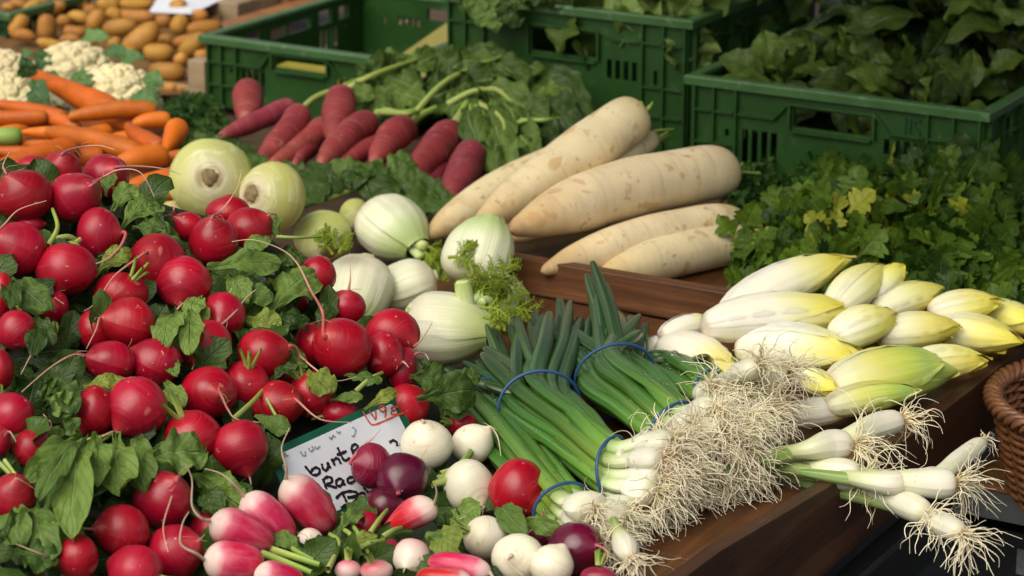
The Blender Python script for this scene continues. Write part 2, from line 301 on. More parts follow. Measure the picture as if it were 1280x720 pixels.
M['scar'] = plain('cut_face', (0.30, 0.21, 0.09), 0.7, nscale=160, var=0.7, bump=(0.8, 260))
M['fennelcut'] = plain('fennel_cut_face', (0.66, 0.6, 0.42), 0.5, nscale=50, var=0.25)
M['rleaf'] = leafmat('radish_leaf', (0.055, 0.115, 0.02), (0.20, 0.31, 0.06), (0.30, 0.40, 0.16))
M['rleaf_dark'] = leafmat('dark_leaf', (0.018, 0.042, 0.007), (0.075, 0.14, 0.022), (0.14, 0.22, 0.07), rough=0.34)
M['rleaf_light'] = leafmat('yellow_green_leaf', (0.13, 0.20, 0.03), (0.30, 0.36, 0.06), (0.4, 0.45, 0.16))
M['parsley'] = leafmat('parsley_leaf', (0.018, 0.055, 0.005), (0.17, 0.28, 0.02), (0.2, 0.3, 0.06), yellow=(0.30, 0.32, 0.03), veinamt=0.25, rough=0.38, nv=5)
M['curly'] = leafmat('curly_parsley_leaf', (0.02, 0.07, 0.008), (0.09, 0.20, 0.02), (0.12, 0.24, 0.05), veinamt=0.2, nv=4)
M['basil'] = leafmat('basil_leaf', (0.007, 0.02, 0.004), (0.105, 0.17, 0.024), (0.13, 0.2, 0.05), rough=0.32, veinamt=0.4)
M['lettuce'] = leafmat('lettuce_leaf', (0.16, 0.26, 0.05), (0.34, 0.46, 0.13), (0.5, 0.55, 0.3), trans=0.35)
M['bigleaf'] = leafmat('long_radish_leaf', (0.014, 0.045, 0.008), (0.15, 0.24, 0.04), (0.34, 0.42, 0.15), rough=0.4, nv=7)
M['cleaf'] = leafmat('cauliflower_leaf', (0.05, 0.13, 0.04), (0.16, 0.30, 0.09), (0.4, 0.5, 0.28), rough=0.4)
M['frond'] = leafmat('fennel_frond', (0.28, 0.42, 0.02), (0.5, 0.62, 0.07), (0.3, 0.45, 0.1), trans=0.35, veinamt=0.0)
M['ctop'] = leafmat('carrot_green', (0.03, 0.09, 0.015), (0.10, 0.2, 0.04), (0.1, 0.2, 0.05), veinamt=0.0)
M['band'] = plain('blue_rubber', (0.02, 0.075, 0.22), 0.45, var=0.2)
M['crate'] = plain('green_plastic', (0.017, 0.068, 0.009), 0.42, var=0.35, nscale=14, scuff=((0.07, 0.15, 0.055), 0.5), bump=(0.12, 90))
M['crate_rim'] = plain('worn_lit_green_plastic', (0.055, 0.135, 0.04), 0.45, var=0.3, nscale=20, scuff=((0.24, 0.33, 0.2), 0.6), bump=(0.12, 90))  # base colour raised so the rim looks lit; the scuffs are wear
M['crate_dark'] = plain('black_plastic', (0.012, 0.012, 0.013), 0.45, var=0.3)
M['tray'] = wood('dark_tray_wood', (0.05, 0.017, 0.007), (0.19, 0.075, 0.024), 0)
M['tray_v'] = wood('dark_board_wood', (0.022, 0.008, 0.004), (0.085, 0.03, 0.010), 1)
M['floorwood'] = wood('tray_floor_wood', (0.045, 0.017, 0.006), (0.16, 0.06, 0.018), 1, rough=0.42)
M['palewood'] = wood('pale_crate_wood', (0.28, 0.19, 0.10), (0.48, 0.36, 0.22), 0, rough=0.6)
M['tablewood'] = wood('table_wood', (0.05, 0.028, 0.015), (0.12, 0.07, 0.035), 0, rough=0.6)
M['brownwood'] = wood('warm_wood', (0.22, 0.09, 0.03), (0.38, 0.17, 0.06), 0)
M['paper'] = plain('white_paper', (0.72, 0.74, 0.82), 0.6, var=0.1)
M['card_green'] = plain('card_green_edge', (0.008, 0.11, 0.06), 0.35, var=0.2)
M['card_white'] = plain('card_white_face', (0.72, 0.74, 0.80), 0.3, var=0.1, nscale=30)
M['ink'] = plain('black_marker', (0.012, 0.012, 0.014), 0.5)
M['ink_grey'] = plain('rubbed_marker', (0.33, 0.35, 0.40), 0.5, var=0.5, nscale=150)
M['ink_red'] = plain('red_marker', (0.72, 0.09, 0.05), 0.5, var=0.3, nscale=100)
M['metal'] = plain('grey_steel', (0.30, 0.31, 0.32), 0.38, metal=0.9, var=0.3)
M['wicker'] = plain('wicker_cane', (0.19, 0.075, 0.028), 0.42, var=0.5, nscale=60, bump=(0.2, 200))
M['asphalt'] = plain('asphalt', (0.05, 0.05, 0.05), 0.85, var=0.4, nscale=200, bump=(0.5, 300))
M['mound'] = plain('shade_dark_heap_core', (0.012, 0.022, 0.008), 0.8, var=0.5, nscale=40, bump=(0.6, 60))  # near-black filler, the shade of the heap's gaps put into its colour
M['sausage'] = plain('wrapped_red_fruit', (0.13, 0.014, 0.008), 0.3, var=0.4)
M['board_yellow'] = plain('olive_board', (0.30, 0.26, 0.06), 0.6, var=0.2)
def glassy(name, col, rough, alpha):
    g = G(name); g.b.inputs['Base Color'].default_value = (*col, 1); g.b.inputs['Roughness'].default_value = rough
    g.b.inputs['Transmission Weight'].default_value = alpha; g.b.inputs['IOR'].default_value = 1.33
    g.bump(g.noise(g.tc().outputs['Object'], 35, 3), 0.5, 0.004); return g.m
M['film'] = glassy('plastic_film', (0.8, 0.82, 0.85), 0.15, 0.85)
M['drop'] = glassy('water_drop', (1, 1, 1), 0.03, 1.0)
# ================================================================== radishes
def rad_body(c, dr, r, sx, sy, seed, el=1.0, pinch=0.16, segs=26, rings=18):
    X, Y, Z = frame(dr); mb = MB(); V = []; UVs = []; F = []
    rn = random.Random(seed); ph = rn.random() * 50
    for i in range(rings + 1):
        th = math.pi * i / rings
        rr = math.sin(th); zz = math.cos(th) * el
        zz += pinch * math.exp(-(th / 0.28) ** 2)
        if th > 2.6: zz += 0.10 * ((th - 2.6) / 0.54) ** 2
        rr *= 1 + 0.05 * math.cos(th)* -1
        for k in range(segs + 1):
            a = 2 * math.pi * (k % segs) / segs
            p = X * (math.cos(a) * rr) + Y * (math.sin(a) * rr) + Z * zz
            q = p * 1.15 + Vector((ph, ph * 0.7, ph * 1.3))
            p = p * (1 + 0.055 * mn.noise(q) + 0.022 * mn.noise(q * 3.1))
            p = p * r
            a1 = p.dot(RGT); b1 = p.dot(UPV); c1 = p.dot(FWD)
            V.append(c + RGT * (a1 * sx) + UPV * (b1 * sy) + FWD * c1); UVs.append((k / segs, i / rings))
    w = segs + 1
    for i in range(rings):
        for k in range(segs): F.append((i * w + k, (i + 1) * w + k, (i + 1) * w + k + 1, i * w + k + 1))
    mb.add(V, F, UVs); return mb
NRAD = 0
def radish(px, py, rx, ry, tail, dd, label, mat='radish', group='red radishes in the big heap', tmat='tail', name='radish', thick=1.0, cat='radish', d=None):
    global NRAD; NRAD += 1
    rn = random.Random(NRAD * 31 + 5)
    k_ = 1.10 if mat == 'radish' else 1.03; rx *= k_; ry *= k_; rr = math.sqrt(rx * ry)
    if d is None: d = heap(px, py, 0.021) + dd
    r = rr * d / FP; c = P(px, py, d)
    if tail:
        ox = (tail[0][0] - px) / rx; oy = (py - tail[0][1]) / ry; m = math.hypot(ox, oy)
        if m > 0.97: ox, oy = ox / m * 0.97, oy / m * 0.97; m = 0.97
        dr = (RGT * ox + UPV * oy - FWD * math.sqrt(1 - m * m)).normalized()
    else:
        a = rn.uniform(0, 6.28); dr = (RGT * math.cos(a) + UPV * math.sin(a) + FWD * rn.uniform(-0.1, 0.7)).normalized()
    o = wbuild(rad_body(c, dr, r, rx / rr, ry / rr, NRAD), name, M[mat], None, c)
    tag(o, label, cat, group)
    cr = -dr
    if not tail and cr.dot(FWD) < 0.55 and rr > 13:
        mb = MB(); X_, Y_, _z = frame(cr); s0 = c + cr * r * 0.93
        for h in range(4):
            a = h * 1.57 + rn.uniform(-.4, .4); q = s0 + (X_ * math.cos(a) + Y_ * math.sin(a)) * r * .10; v = (cr + (X_ * math.cos(a) + Y_ * math.sin(a)) * rn.uniform(.1, .5)).normalized()
            tube(mb, smooth_path([q - cr * r * .06, q + v * r * .35, q + v * r * rn.uniform(.6, 1.1) - FWD * .002], 4), lambda t: .0019 * (1 - .3 * t), 6)
        wbuild(mb, 'leaf_stub', M['stalk'], o)
    if tail:
        st = c + dr * r * 1.0
        pts = [st - dr * 0.004, st + dr * r * 0.2]
        for j, (x, y) in enumerate(tail[1:]):
            pts.append(P(x, y, min(heap(x, y, 0.02), d + 0.03) - r * 1.08 - 0.003 * math.sin(j * 2 + NRAD)))
        if len(tail) == 1: pts.append(st + dr * r * 0.45 - Vector((0, 0, r * 0.15)))
        pts = smooth_path(pts, 6); mb = MB(); L = len(tail)
        tube(mb, pts, lambda t: (0.0019 * max(0, 1 - t) ** 1.5 + 0.00035 + 0.0022 * math.exp(-(t * 11) ** 2)) * thick, 7)
        for h in range(rn.randint(2, 5)):                     # fine side hairs
            k = rn.randint(1, max(2, len(pts) // 2)); b = pts[k]
            v = Vector((rn.uniform(-1, 1), rn.uniform(-1, 1), rn.uniform(-0.6, 1)))
            hp = [b, b + v * 0.006, b + v * 0.011 + Vector((rn.uniform(-.004, .004), 0, -0.002))]
            tube(mb, smooth_path(hp, 3), lambda t: 0.00028 * (1 - t) + 0.0001, 4)
        wbuild(mb, 'root_tail', M[tmat], o)
    return o
RED = [
(29,244,33,30,[(14,222),(4,206),(12,190)],0,'big red radish with wispy root hairs, top left corner of the radish heap'),
(41,212,20,17,None,.03,'small dark radish peeking up behind the big hairy one at the top left'),
(77,212,23,22,[(82,196),(100,184),(124,182),(143,187)],.01,'topmost radish whose red tail curls right above the carrots'),
(94,246,31,29,[(116,235),(128,222),(150,212),(176,216),(193,246)],-.005,'round red radish with a thick arching tail, just below the topmost radish'),
(133,220,27,26,[(148,212),(175,208),(204,211),(226,218)],.025,'shaded dark radish in front of the carrots with a long thin tail to the right'),
(124,292,25,31,[(150,292),(149,310),(130,326),(106,330),(91,316)],0,'upright oval radish whose tail loops underneath it to the left'),
(22,311,32,31,[(3,298),(6,280),(24,262),(58,251)],0,'big red radish at the left rim with a pale tail arching over it'),
(82,337,35,30,[(72,362),(80,380)],0,'wide red radish with a small scratch, left of the upright oval radish'),
(38,282,16,12,None,.035,'tiny slice of a dark radish between two big ones at the upper left'),
(234,283,20,17,[(222,272),(218,258),(228,232)],.02,'small radish in front of the kohlrabi with a wiry upright tail'),
(267,301,29,28,[(268,277),(278,262),(296,236),(302,212)],0,'radish with a thick tail standing straight up before the right kohlrabi'),
(285,266,26,19,None,.03,'dark radish tucked behind the one with the upright tail'),
(312,287,28,26,[(335,272),(343,267)],.01,'radish with a stubby tail at the crest, in front of the smaller kohlrabi'),
(196,327,33,33,[(190,318),(170,324),(142,346),(120,378),(105,389)],0,'round radish at the top centre with a dry tail hanging to the lower left'),
(229,354,32,31,[(228,378),(222,386),(236,372)],-.004,'glossy oval radish leaning right, just left of the pale hanging leaves'),
(150,369,33,27,None,.02,'radish half hidden behind a rounder one with a white glint, upper middle'),
(161,404,31,30,[(134,398),(120,412),(108,436)],-.01,'round radish with a pale scar on top, in the middle left of the heap'),
(118,412,21,24,None,.02,'dark radish squeezed left of the scarred round one'),
(21,413,23,23,[(38,428),(40,440),(26,468)],0,'small bright radish at the left under a crumpled leaf with a tail pointing down'),
(278,395,26,27,[(275,408),(292,392),(308,372),(320,362)],0,'radish beside the big leaf clump with a thin tail rising to the right'),
(257,433,30,30,[(248,452),(240,462)],-.005,'plump radish right under the limp pale leaf in the heap centre'),
(2,368,14,26,None,0,'sliver of a radish cut by the left picture edge beneath a pale tail'),
(68,384,17,20,None,.03,'deep shaded radish in the gap below the wide scratched one'),
(137,452,29,24,[(112,446),(90,444),(62,460),(27,490)],0,'flat wide radish with a long tail sweeping down to the left'),
(193,453,30,28,[(160,438),(150,434)],-.004,'matt radish with a tail stub beside the flat wide one'),
(171,510,35,36,[(152,535),(140,540),(118,552),(108,575)],-.015,'largest round radish above the drooping grey green leaves'),
(119,514,23,29,[(104,538),(88,560),(68,596),(84,634)],0,'narrow upright radish left of the largest round one'),
(261,491,33,30,[(277,490),(285,512),(296,524),(325,528)],-.005,'large radish with its white root point facing the viewer, left of the leaf stalk'),
(307,482,27,29,None,.01,'radish behind the one with the forward root point, above the price card'),
(240,547,34,31,None,0,'smooth wide radish left of the white scratched one'),
(300,560,33,32,[(312,590),(314,606)],-.012,'radish with two white scratches, left of the price card'),
(204,624,34,33,[(222,600),(215,620),(204,658),(210,690)],0,'big radish with a wiry tail draped down its front, below the bright green leaf'),
(152,664,31,31,[(124,660),(95,659),(60,652)],0,'radish with a straight pale red tail pointing left, near the bottom edge'),
(97,696,24,25,[(74,697),(50,692),(20,680)],-.005,'small radish just above the wooden tray edge at the bottom left'),
(169,714,31,31,None,-.01,'radish cut off by the bottom picture edge'),
(219,690,32,32,[(246,676),(256,668)],.005,'dark red radish pressed against the pink white bunch at the bottom'),
(17,620,25,27,[(24,600),(45,612)],0,'wedge shaped radish at the left edge beside the big drooping leaves'),
(14,519,26,27,None,0,'radish with faint white marks at the left edge, middle height'),
(38,560,20,21,[(58,544),(64,530),(54,518)],.01,'little radish with its tail turned up beside the drooping leaves'),
(-1,551,14,18,[(10,540),(20,552)],0,'radish mostly outside the left edge above the wedge shaped one'),
(1,462,15,23,None,0,'radish half cut by the left edge above the marked one'),
(330,443,30,30,[(360,434),(374,444),(395,462),(418,476),(446,471)],-.01,'round radish with a thick tail bending right under the biggest tailed one'),
(262,660,24,22,None,.035,'deeply shaded radish between the dark red one and the pink bunch'),
(427,434,35,34,[(410,420),(403,390),(388,362),(372,330),(352,312),(318,300),(290,302)],-.02,'big glossy radish whose very long tail arches back up to the crest'),
(397,344,22,22,None,.03,'radish at the right flank in front of the shaded fennel'),
(431,384,25,20,[(437,366),(438,345),(437,316)],.015,'radish with a stiff vertical tail in front of the fennel bulbs'),
(490,416,33,27,[(517,428),(530,420),(541,402)],.0,'egg shaped radish touching the big ribbed fennel'),
(481,443,22,27,[(500,452)],-.005,'wrinkled withered radish under the egg shaped one'),
(503,462,17,27,[(522,428),(533,444),(540,464)],.015,'narrow red radish behind the wrinkled one with a forked tail'),
(394,430,24,24,None,.02,'radish hidden behind the big glossy long tailed one'),
(345,505,33,27,[(370,500),(400,524),(440,528)],.01,'tilted oval radish at the upper left corner of the price card'),
(389,493,26,27,None,.015,'dark round radish above the card under a yellow green leaf'),
(424,517,22,17,None,.02,'half hidden radish resting on the top edge of the price card'),
(509,507,26,25,None,.02,'red radish at the upper right corner of the price card'),
(578,530,17,13,None,.02,'small red slice of a radish behind the two white ones'),
(370,378,14,14,None,.05,'tiny shaded radish within the leaf clump'),
(60,430,16,16,None,.05,'shaded radish deep in the gap at the left'),
(352,470,15,15,None,.05,'shaded radish deep behind the leaf stalk'),
(648,613,33,36,[(672,632),(674,652),(658,668)],-.012,'large orange red radish among the white ones beside the onion leaves'),
(458,658,17,18,None,-.005,'small dark red radish under the purple trio'),
]
for q in RED: radish(*q)
MIXG = 'mixed coloured radishes in front'
for q in [
(464,582,26,28,[(444,577),(452,560),(466,548),(476,536)],0,'magenta purple radish covering the words on the card, hind one of the trio','dark_radish'),
(503,598,32,31,[(500,612),(512,596),(528,570),(536,556)],-.02,'dark purple radish with a pale tail, front of the trio on the card','purple'),
(480,634,28,25,None,.01,'deep purple radish below the two others on the card','purple'),
(720,686,34,34,[(742,680),(760,692),(752,712)],-.01,'big dark purple radish beside the small onion bulbs','purple'),
(676,672,17,17,None,.03,'shaded purple radish behind the big dark purple one','purple'),
(484,691,21,15,None,0,'magenta radish squeezed under the pink club shaped one','dark_radish'),
(748,722,22,14,None,-.01,'dark red radish cut by the bottom edge under the purple one','dark_radish')]:
    radish(*q[:7], mat=q[7], group=MIXG)
for q in [
(533,556,32,31,[(530,530),(524,526)],.0,'white radish with fine brown hairs overlapping the card corner'),
(591,555,26,25,[(610,536),(622,546),(626,570)],.01,'smallest of the upper white radishes beside the onion leaves'),
(586,608,31,32,[(602,628),(596,640),(566,652)],-.01,'smooth white radish touching the big orange red one'),
(607,672,27,26,None,.0,'plain white radish on the leaves below the orange red one'),
(648,698,33,30,[(640,692),(636,704),(654,720)],-.01,'white radish with brown scars next to the big purple one'),
(690,707,27,26,None,-.02,'white radish with two brown eye spots at the bottom edge'),
]: radish(*q, mat='white', group=MIXG, tmat='tail_pale')
for q in [
(387,677,17,17,[(388,673)],-.01,'tiny pink radish with a white centre in the striped bunch'),
(514,697,24,23,[(508,706),(504,716)],-.01,'pale pink and white round radish under the club shaped one'),
(435,713,16,13,None,-.01,'small whitish radish at the bottom edge, left of its pink twin'),
(471,714,20,14,None,-.01,'pale pink radish at the bottom edge between two whitish ones'),
]: radish(*q, mat='pinkround', group=MIXG, tmat='tail_pale')
# long bodies: A = root end, B = crown end, given as picture points with a depth
def longbody(name, A, B, r, prof, mat, label, cat, group, bend=0.0, segs=22, steps=26, nz=0.12, nf=25, bendv=None, flat=1.0):
    global NRAD; NRAD += 1
    ax = B - A
    bv = bendv if bendv is not None else UPV
    mb = MB(); lathe(mb, A, B, [(t, q * r) for t, q in prof], segs, bv * (bend * ax.length) if bend else None, nz, nf, seed=NRAD, steps=steps, flat=flat)
    o = wbuild(mb, name, M[mat], None, A); tag(o, label, cat, group); return o
FR = [(0, 0.0), (0.03, 0.32), (0.1, 0.68), (0.25, 0.96), (0.45, 1.0), (0.7, 0.93), (0.88, 0.72), (0.97, 0.4), (1, 0.12)]
def french(ax_, ay, bx, by, rp, dd, label, tail=None, prof=FR, bend=0.0):
    d = heap((ax_ + bx) / 2, (ay + by) / 2, 0.02) + dd
    A = P(ax_, ay, d - 0.012); B = P(bx, by, d + 0.004)
    o = longbody('french_radish', A, B, rp * d / FP, prof, 'french', label, 'radish', MIXG, bend, nz=0.1)
    if tail:
        pts = smooth_path([A + (B - A) * 0.02] + [P(x, y, d - 0.03 - 0.006 * j) for j, (x, y) in enumerate(tail)], 7)
        mb = MB(); tube(mb, pts, lambda t: 0.0014 * (1 - t) ** 1.4 + 0.0004, 7); wbuild(mb, 'root_tail', M['tail_pale'], o)
french(356, 598, 414, 664, 27, -.02, 'white tipped striped radish lying against the price card', [(358,585),(352,560),(362,535)])
french(304, 620, 364, 676, 25, -.01, 'pink radish with a pale point beside the card propped one', [(292,605),(276,592),(256,586)])
french(262, 650, 342, 682, 26, -.015, 'pink radish with a hooked root, middle of the striped bunch', [(252,648),(240,632),(240,600),(232,580)])
french(254, 700, 330, 706, 26, -.02, 'white nosed pink radish at the far left of the striped bunch', [(245,692),(226,680),(228,655),(236,640)])
french(318, 716, 380, 734, 22, -.02, 'whitish striped radish cut off at the bottom centre')
french(544, 630, 462, 684, 22, -.02, 'club shaped bright pink radish below the purple trio', [(546,618),(544,606)], [(0, 0), (0.04, 0.5), (0.15, 0.85), (0.35, 0.9), (0.6, 0.62), (0.85, 0.3), (1, 0.15)], 0.06)
french(614, 716, 535, 702, 17, -.015, 'slim pink radish with a white end, left of the plain white one', [(618,726),(612,735)])
french(590, 728, 520, 722, 17, -.02, 'slim white pink radish lowest at the bottom edge')
# ================================================================== leaves
def leaf(mb, A, B, w, nrm, bend=0.15, fold=0.25, wave=0.25, seed=0, shape='radish', tint=0.5, nu=9, nv=15, curl=0.0, stem=0.0):
    """blade from A to B, width w, face normal nrm; bend lifts its middle along nrm, fold creases it along the midrib"""
    rn = random.Random(seed); ax = B - A; L = ax.length; T = ax / L
    N = (nrm - T * nrm.dot(T)).normalized(); S = T.cross(N)
    f1 = rn.uniform(5, 9); p1 = rn.uniform(0, 6.28); p2 = rn.uniform(0, 6.28); tw = rn.uniform(-0.35, 0.35)
    V = []; UVs = []
    for i in range(nv + 1):
        t = i / nv
        if shape == 'radish':
            q = min(1, max(0, (t - 0.08) / 0.5)); wd = 0.20 + 0.80 * q * q * (3 - 2 * q)
            if t > 0.62: wd *= math.sqrt(max(0.004, 1 - ((t - 0.62) / 0.38) ** 2))
            wd *= 1 + 0.07 * math.sin(t * 17 + p1)
        elif shape == 'oval':
            wd = math.sin(math.pi * t ** 0.8) ** 0.8 + 0.02
        elif shape == 'lobed':
            wd = (0.15 + 0.85 * math.sin(math.pi * (0.12 + 0.8 * t)) ** 1.2) * (0.62 + 0.38 * abs(math.sin(t * 13 + p1))) * (1 - max(0, (t - 0.85) / 0.15) ** 2)
        else:
            wd = math.sin(math.pi * (0.1 + 0.88 * t)) ** 0.6
        wd = max(wd, 0.03)
        for j in range(nu + 1):
            s = j / nu * 2 - 1
            ed = 1 + 0.05 * math.sin(t * 31 + p2 + s * 2) * abs(s)
            x = s * wd * w * 0.5 * ed
            lift = bend * L * (4 * t * (1 - t)) - curl * L * t * t * t
            z = lift + abs(x) * fold + wave * w * 0.28 * abs(s) ** 1.3 * math.sin(f1 * t * 2.2 + p1 + (1.9 if s > 0 else 0)) + 0.13 * w * mn.noise(Vector((t * 5 + p1, s * 2.5, p2))) + 0.05 * w * mn.noise(Vector((t * 13 + p1, s * 6, p2)))
            if nv > 20: z += 0.022 * w * abs(s) * math.sin(2 * math.pi * (t * 8 - abs(s) * 2.2)) + 0.05 * w * mn.noise(Vector((t * 9 + p2, s * 4, p1)))
            ca, sa = math.cos(tw * t), math.sin(tw * t)
            V.append(A + ax * t + S * (x * ca - z * sa * 0.3) + N * (z + x * sa)); UVs.append((j / nu, t))
    w_ = nu + 1
    F = [(i * w_ + j, i * w_ + j + 1, (i + 1) * w_ + j + 1, (i + 1) * w_ + j) for i in range(nv) for j in range(nu)]
    mb.add(V, F, UVs, tint)
def leafbunch(label, leaves, mat, group='loose radish leaves', stems=(), off=-0.022, name='leaf_bunch', depth=heap, cat='leaves', stemmat='stalk', shape='radish', tilt=0.35, wave=0.35, soff=None):
    x0, y0 = leaves[0][0] if leaves else stems[0][0]
    root = empty(name, P(x0, y0, depth(x0, y0)), label, cat, group)
    for i, q in enumerate(leaves):
        (ax_, ay), (bx, by), w = q[:3]; m = q[3] if len(q) > 3 else mat; dd = q[4] if len(q) > 4 else 0
        da = depth(ax_, ay) + off * 0.3 + dd; db = depth(bx, by) + off + dd
        rn = random.Random(int(ax_ * 7 + by * 3))
        A = P(ax_, ay, da); B = P(bx, by, db); N = (-FWD + UPV * 0.5 + RGT * rn.uniform(-tilt, tilt) + UPV * rn.uniform(-tilt, tilt)).normalized()
        mb = MB(); leaf(mb, A, B, w * 1.12 * da / FP, N, rn.uniform(0.08, 0.2), rn.uniform(-0.25, 0.3), wave, int(ax_ + by * 13), shape, rn.uniform(0.25, 0.85), 12, 40)
        wbuild(mb, 'leaf', M[m], root)
    for q in stems:
        pts = [P(x, y, depth(x, y) + (off if soff is None else soff) * (0.4 + 0.3 * math.sin(k * 1.7))) for k, (x, y) in enumerate(q[:-1])]; r = q[-1] * depth(*q[0]) / FP
        mb = MB(); tube(mb, smooth_path(pts, 6), lambda t: r * (1 - 0.35 * t), 8, flat=0.7); wbuild(mb, 'stem', M[stemmat], root)
    return root
leafbunch('crumpled green leaves at the crest between the shaded radish and the kohlrabi', [((140,264),(166,230),30),((158,276),(200,258),32),((165,284),(214,290),28),((150,288),(186,246),26),((170,262),(205,290),24,'rleaf_dark'),((132,245),(140,218),20),((180,300),(222,300),22),((119,343),(162,310),26,'rleaf_light')], 'rleaf', stems=[((60,308),(72,285),(66,262),5),((70,310),(92,305),(100,316),5),((66,300),(85,296),(98,302),4.5),((100,300),(80,316),(92,330),4)])
leafbunch('large bright leaf clump right of the crest radishes', [((258,335),(350,332),32,'rleaf',-.02),((282,344),(312,374),28),((335,350),(368,358),26,'rleaf_light'),((338,388),(394,342),46),((338,404),(386,400),30,'rleaf_dark'),((305,400),(352,412),34,'rleaf_light',.01),((350,296),(330,268),26),((335,300),(312,318),28),((300,360),(340,378),26),((345,330),(380,322),22,'rleaf_dark'),((360,410),(345,430),22,'rleaf_dark'),((398,420),(412,380),20,'rleaf_dark')], 'rleaf', stems=[((345,296),(372,297),(402,296),2.5),((280,380),(300,350),(330,340),3)])
leafbunch('limp pale leaves hanging between two radishes in the heap centre', [((226,392),(205,432),36,'rleaf',-.02),((238,386),(238,442),30,'rleaf',-.025),((252,372),(238,396),26,'rleaf',-.01),((246,380),(258,404),18)], 'rleaf')
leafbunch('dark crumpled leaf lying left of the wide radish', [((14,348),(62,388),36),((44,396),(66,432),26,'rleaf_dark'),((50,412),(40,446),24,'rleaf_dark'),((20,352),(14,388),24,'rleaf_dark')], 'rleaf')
leafbunch('drooping grey green leaves spilling down the lower left of the heap', [((104,545),(30,604),34),((112,550),(62,640),34),((108,548),(48,624),30,'rleaf',-.03),((118,548),(92,676),46,'rleaf',-.012),((122,545),(121,606),28,'rleaf',-.02),((146,545),(150,618),48,'rleaf',-.01),((176,546),(184,614),38,'rleaf',0),((178,574),(258,566),50,'rleaf',-.025),((44,630),(64,704),44,'rleaf',.012),((74,640),(92,706),40,'rleaf',.016),((20,622),(24,680),40,'rleaf',.01),((-6,668),(44,664),48,'rleaf_dark',.01),((95,520),(62,500),34,'rleaf'),((100,545),(76,530),30,'rleaf'),((62,470),(92,516),34,'rleaf_dark'),((70,500),(50,480),30,'rleaf_dark'),((20,690),(70,708),40,'rleaf_dark',.01)], 'rleaf', stems=[((104,552),(118,548),(150,541),3.2),((108,576),(116,560),(140,544),2.4),((0,580),(10,590),(24,606),4),((6,576),(18,592),(30,602),4)], wave=0.5)
leafbunch('yellow green leaf tucked behind the largest round radish', [((104,484),(158,474),26,'rleaf_light',-.005),((200,416),(252,440),18,'rleaf'),((206,448),(222,470),20,'rleaf'),((206,478),(228,508),24,'rleaf')], 'rleaf')
leafbunch('flat olive leaf under the scratched radish beside the card', [((242,592),(304,636),50,'rleaf',.004),((250,612),(280,640),30,'rleaf_dark',.01)], 'rleaf')
leafbunch('torn yellow green leaf above the price card', [((383,466),(414,490),34,'rleaf_light',-.01),((352,458),(378,440),36,'rleaf'),((340,476),(368,450),26,'rleaf_dark'),((412,500),(454,496),14,'rleaf'),((455,512),(496,488),16,'rleaf_light'),((430,470),(478,476),22,'rleaf'),((318,520),(362,538),24,'rleaf'),((300,536),(330,544),26,'rleaf_dark')], 'rleaf', stems=[((292,524),(318,500),(332,484),4.5),((330,492),(345,520),(362,540),3),((444,490),(462,474),(478,466),4)])
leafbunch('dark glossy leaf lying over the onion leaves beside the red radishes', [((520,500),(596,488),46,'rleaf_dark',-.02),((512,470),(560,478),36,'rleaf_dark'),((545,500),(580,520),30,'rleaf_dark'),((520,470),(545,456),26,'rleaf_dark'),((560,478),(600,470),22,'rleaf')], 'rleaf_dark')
leafbunch('fresh leaves between the white radishes and the orange red one', [((620,636),(656,668),30,'rleaf'),((648,652),(702,662),22,'rleaf',-.005),((560,640),(600,650),40,'rleaf',.012),((545,672),(575,690),40,'rleaf_light',.0),((560,690),(548,664),36,'rleaf',0),((530,650),(560,640),30,'rleaf_dark',.01)], 'rleaf', stems=[((546,600),(566,592),(590,566),6),((550,594),(572,584),(588,564),6),((540,606),(562,600),(582,598),5)], off=-0.012)
leafbunch('cut leaf stalks of the striped radish bunch', [((420,668),(452,640),22,'rleaf'),((380,690),(340,668),24,'rleaf'),((430,690),(470,668),20,'rleaf_light')], 'rleaf', stems=[((322,690),(350,700),(390,716),6),((330,684),(362,694),(400,706),6),((410,712),(424,680),(412,668),5),((436,700),(440,672),(425,660),5),((452,690),(448,668),(436,652),5),((462,668),(474,650),(484,638),5),((440,690),(462,680),(480,676),5),((352,676),(372,690),(392,700),4.5),((478,672),(490,664),(502,660),5)], off=-0.02)
# under-layer of the heap: leaves nobody could count, over a near-black core that puts shade into the gaps
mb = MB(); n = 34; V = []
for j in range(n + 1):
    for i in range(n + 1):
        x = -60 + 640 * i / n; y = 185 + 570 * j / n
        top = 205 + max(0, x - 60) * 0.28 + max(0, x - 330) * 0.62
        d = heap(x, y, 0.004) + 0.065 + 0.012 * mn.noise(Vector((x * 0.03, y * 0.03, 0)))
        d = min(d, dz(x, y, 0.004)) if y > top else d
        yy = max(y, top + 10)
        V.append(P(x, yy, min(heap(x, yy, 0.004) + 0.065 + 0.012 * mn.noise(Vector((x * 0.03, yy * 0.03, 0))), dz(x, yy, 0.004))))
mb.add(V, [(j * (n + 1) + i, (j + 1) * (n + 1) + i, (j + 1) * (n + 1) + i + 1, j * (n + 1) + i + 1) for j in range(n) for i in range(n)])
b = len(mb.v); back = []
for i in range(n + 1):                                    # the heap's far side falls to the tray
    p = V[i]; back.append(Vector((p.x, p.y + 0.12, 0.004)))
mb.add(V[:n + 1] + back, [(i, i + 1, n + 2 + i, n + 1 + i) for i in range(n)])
tag(wbuild(mb, 'heap_core', M['mound']), 'near-black core sheet standing for shade under the radish heap', 'leaves', kind='stuff')
mb = MB()
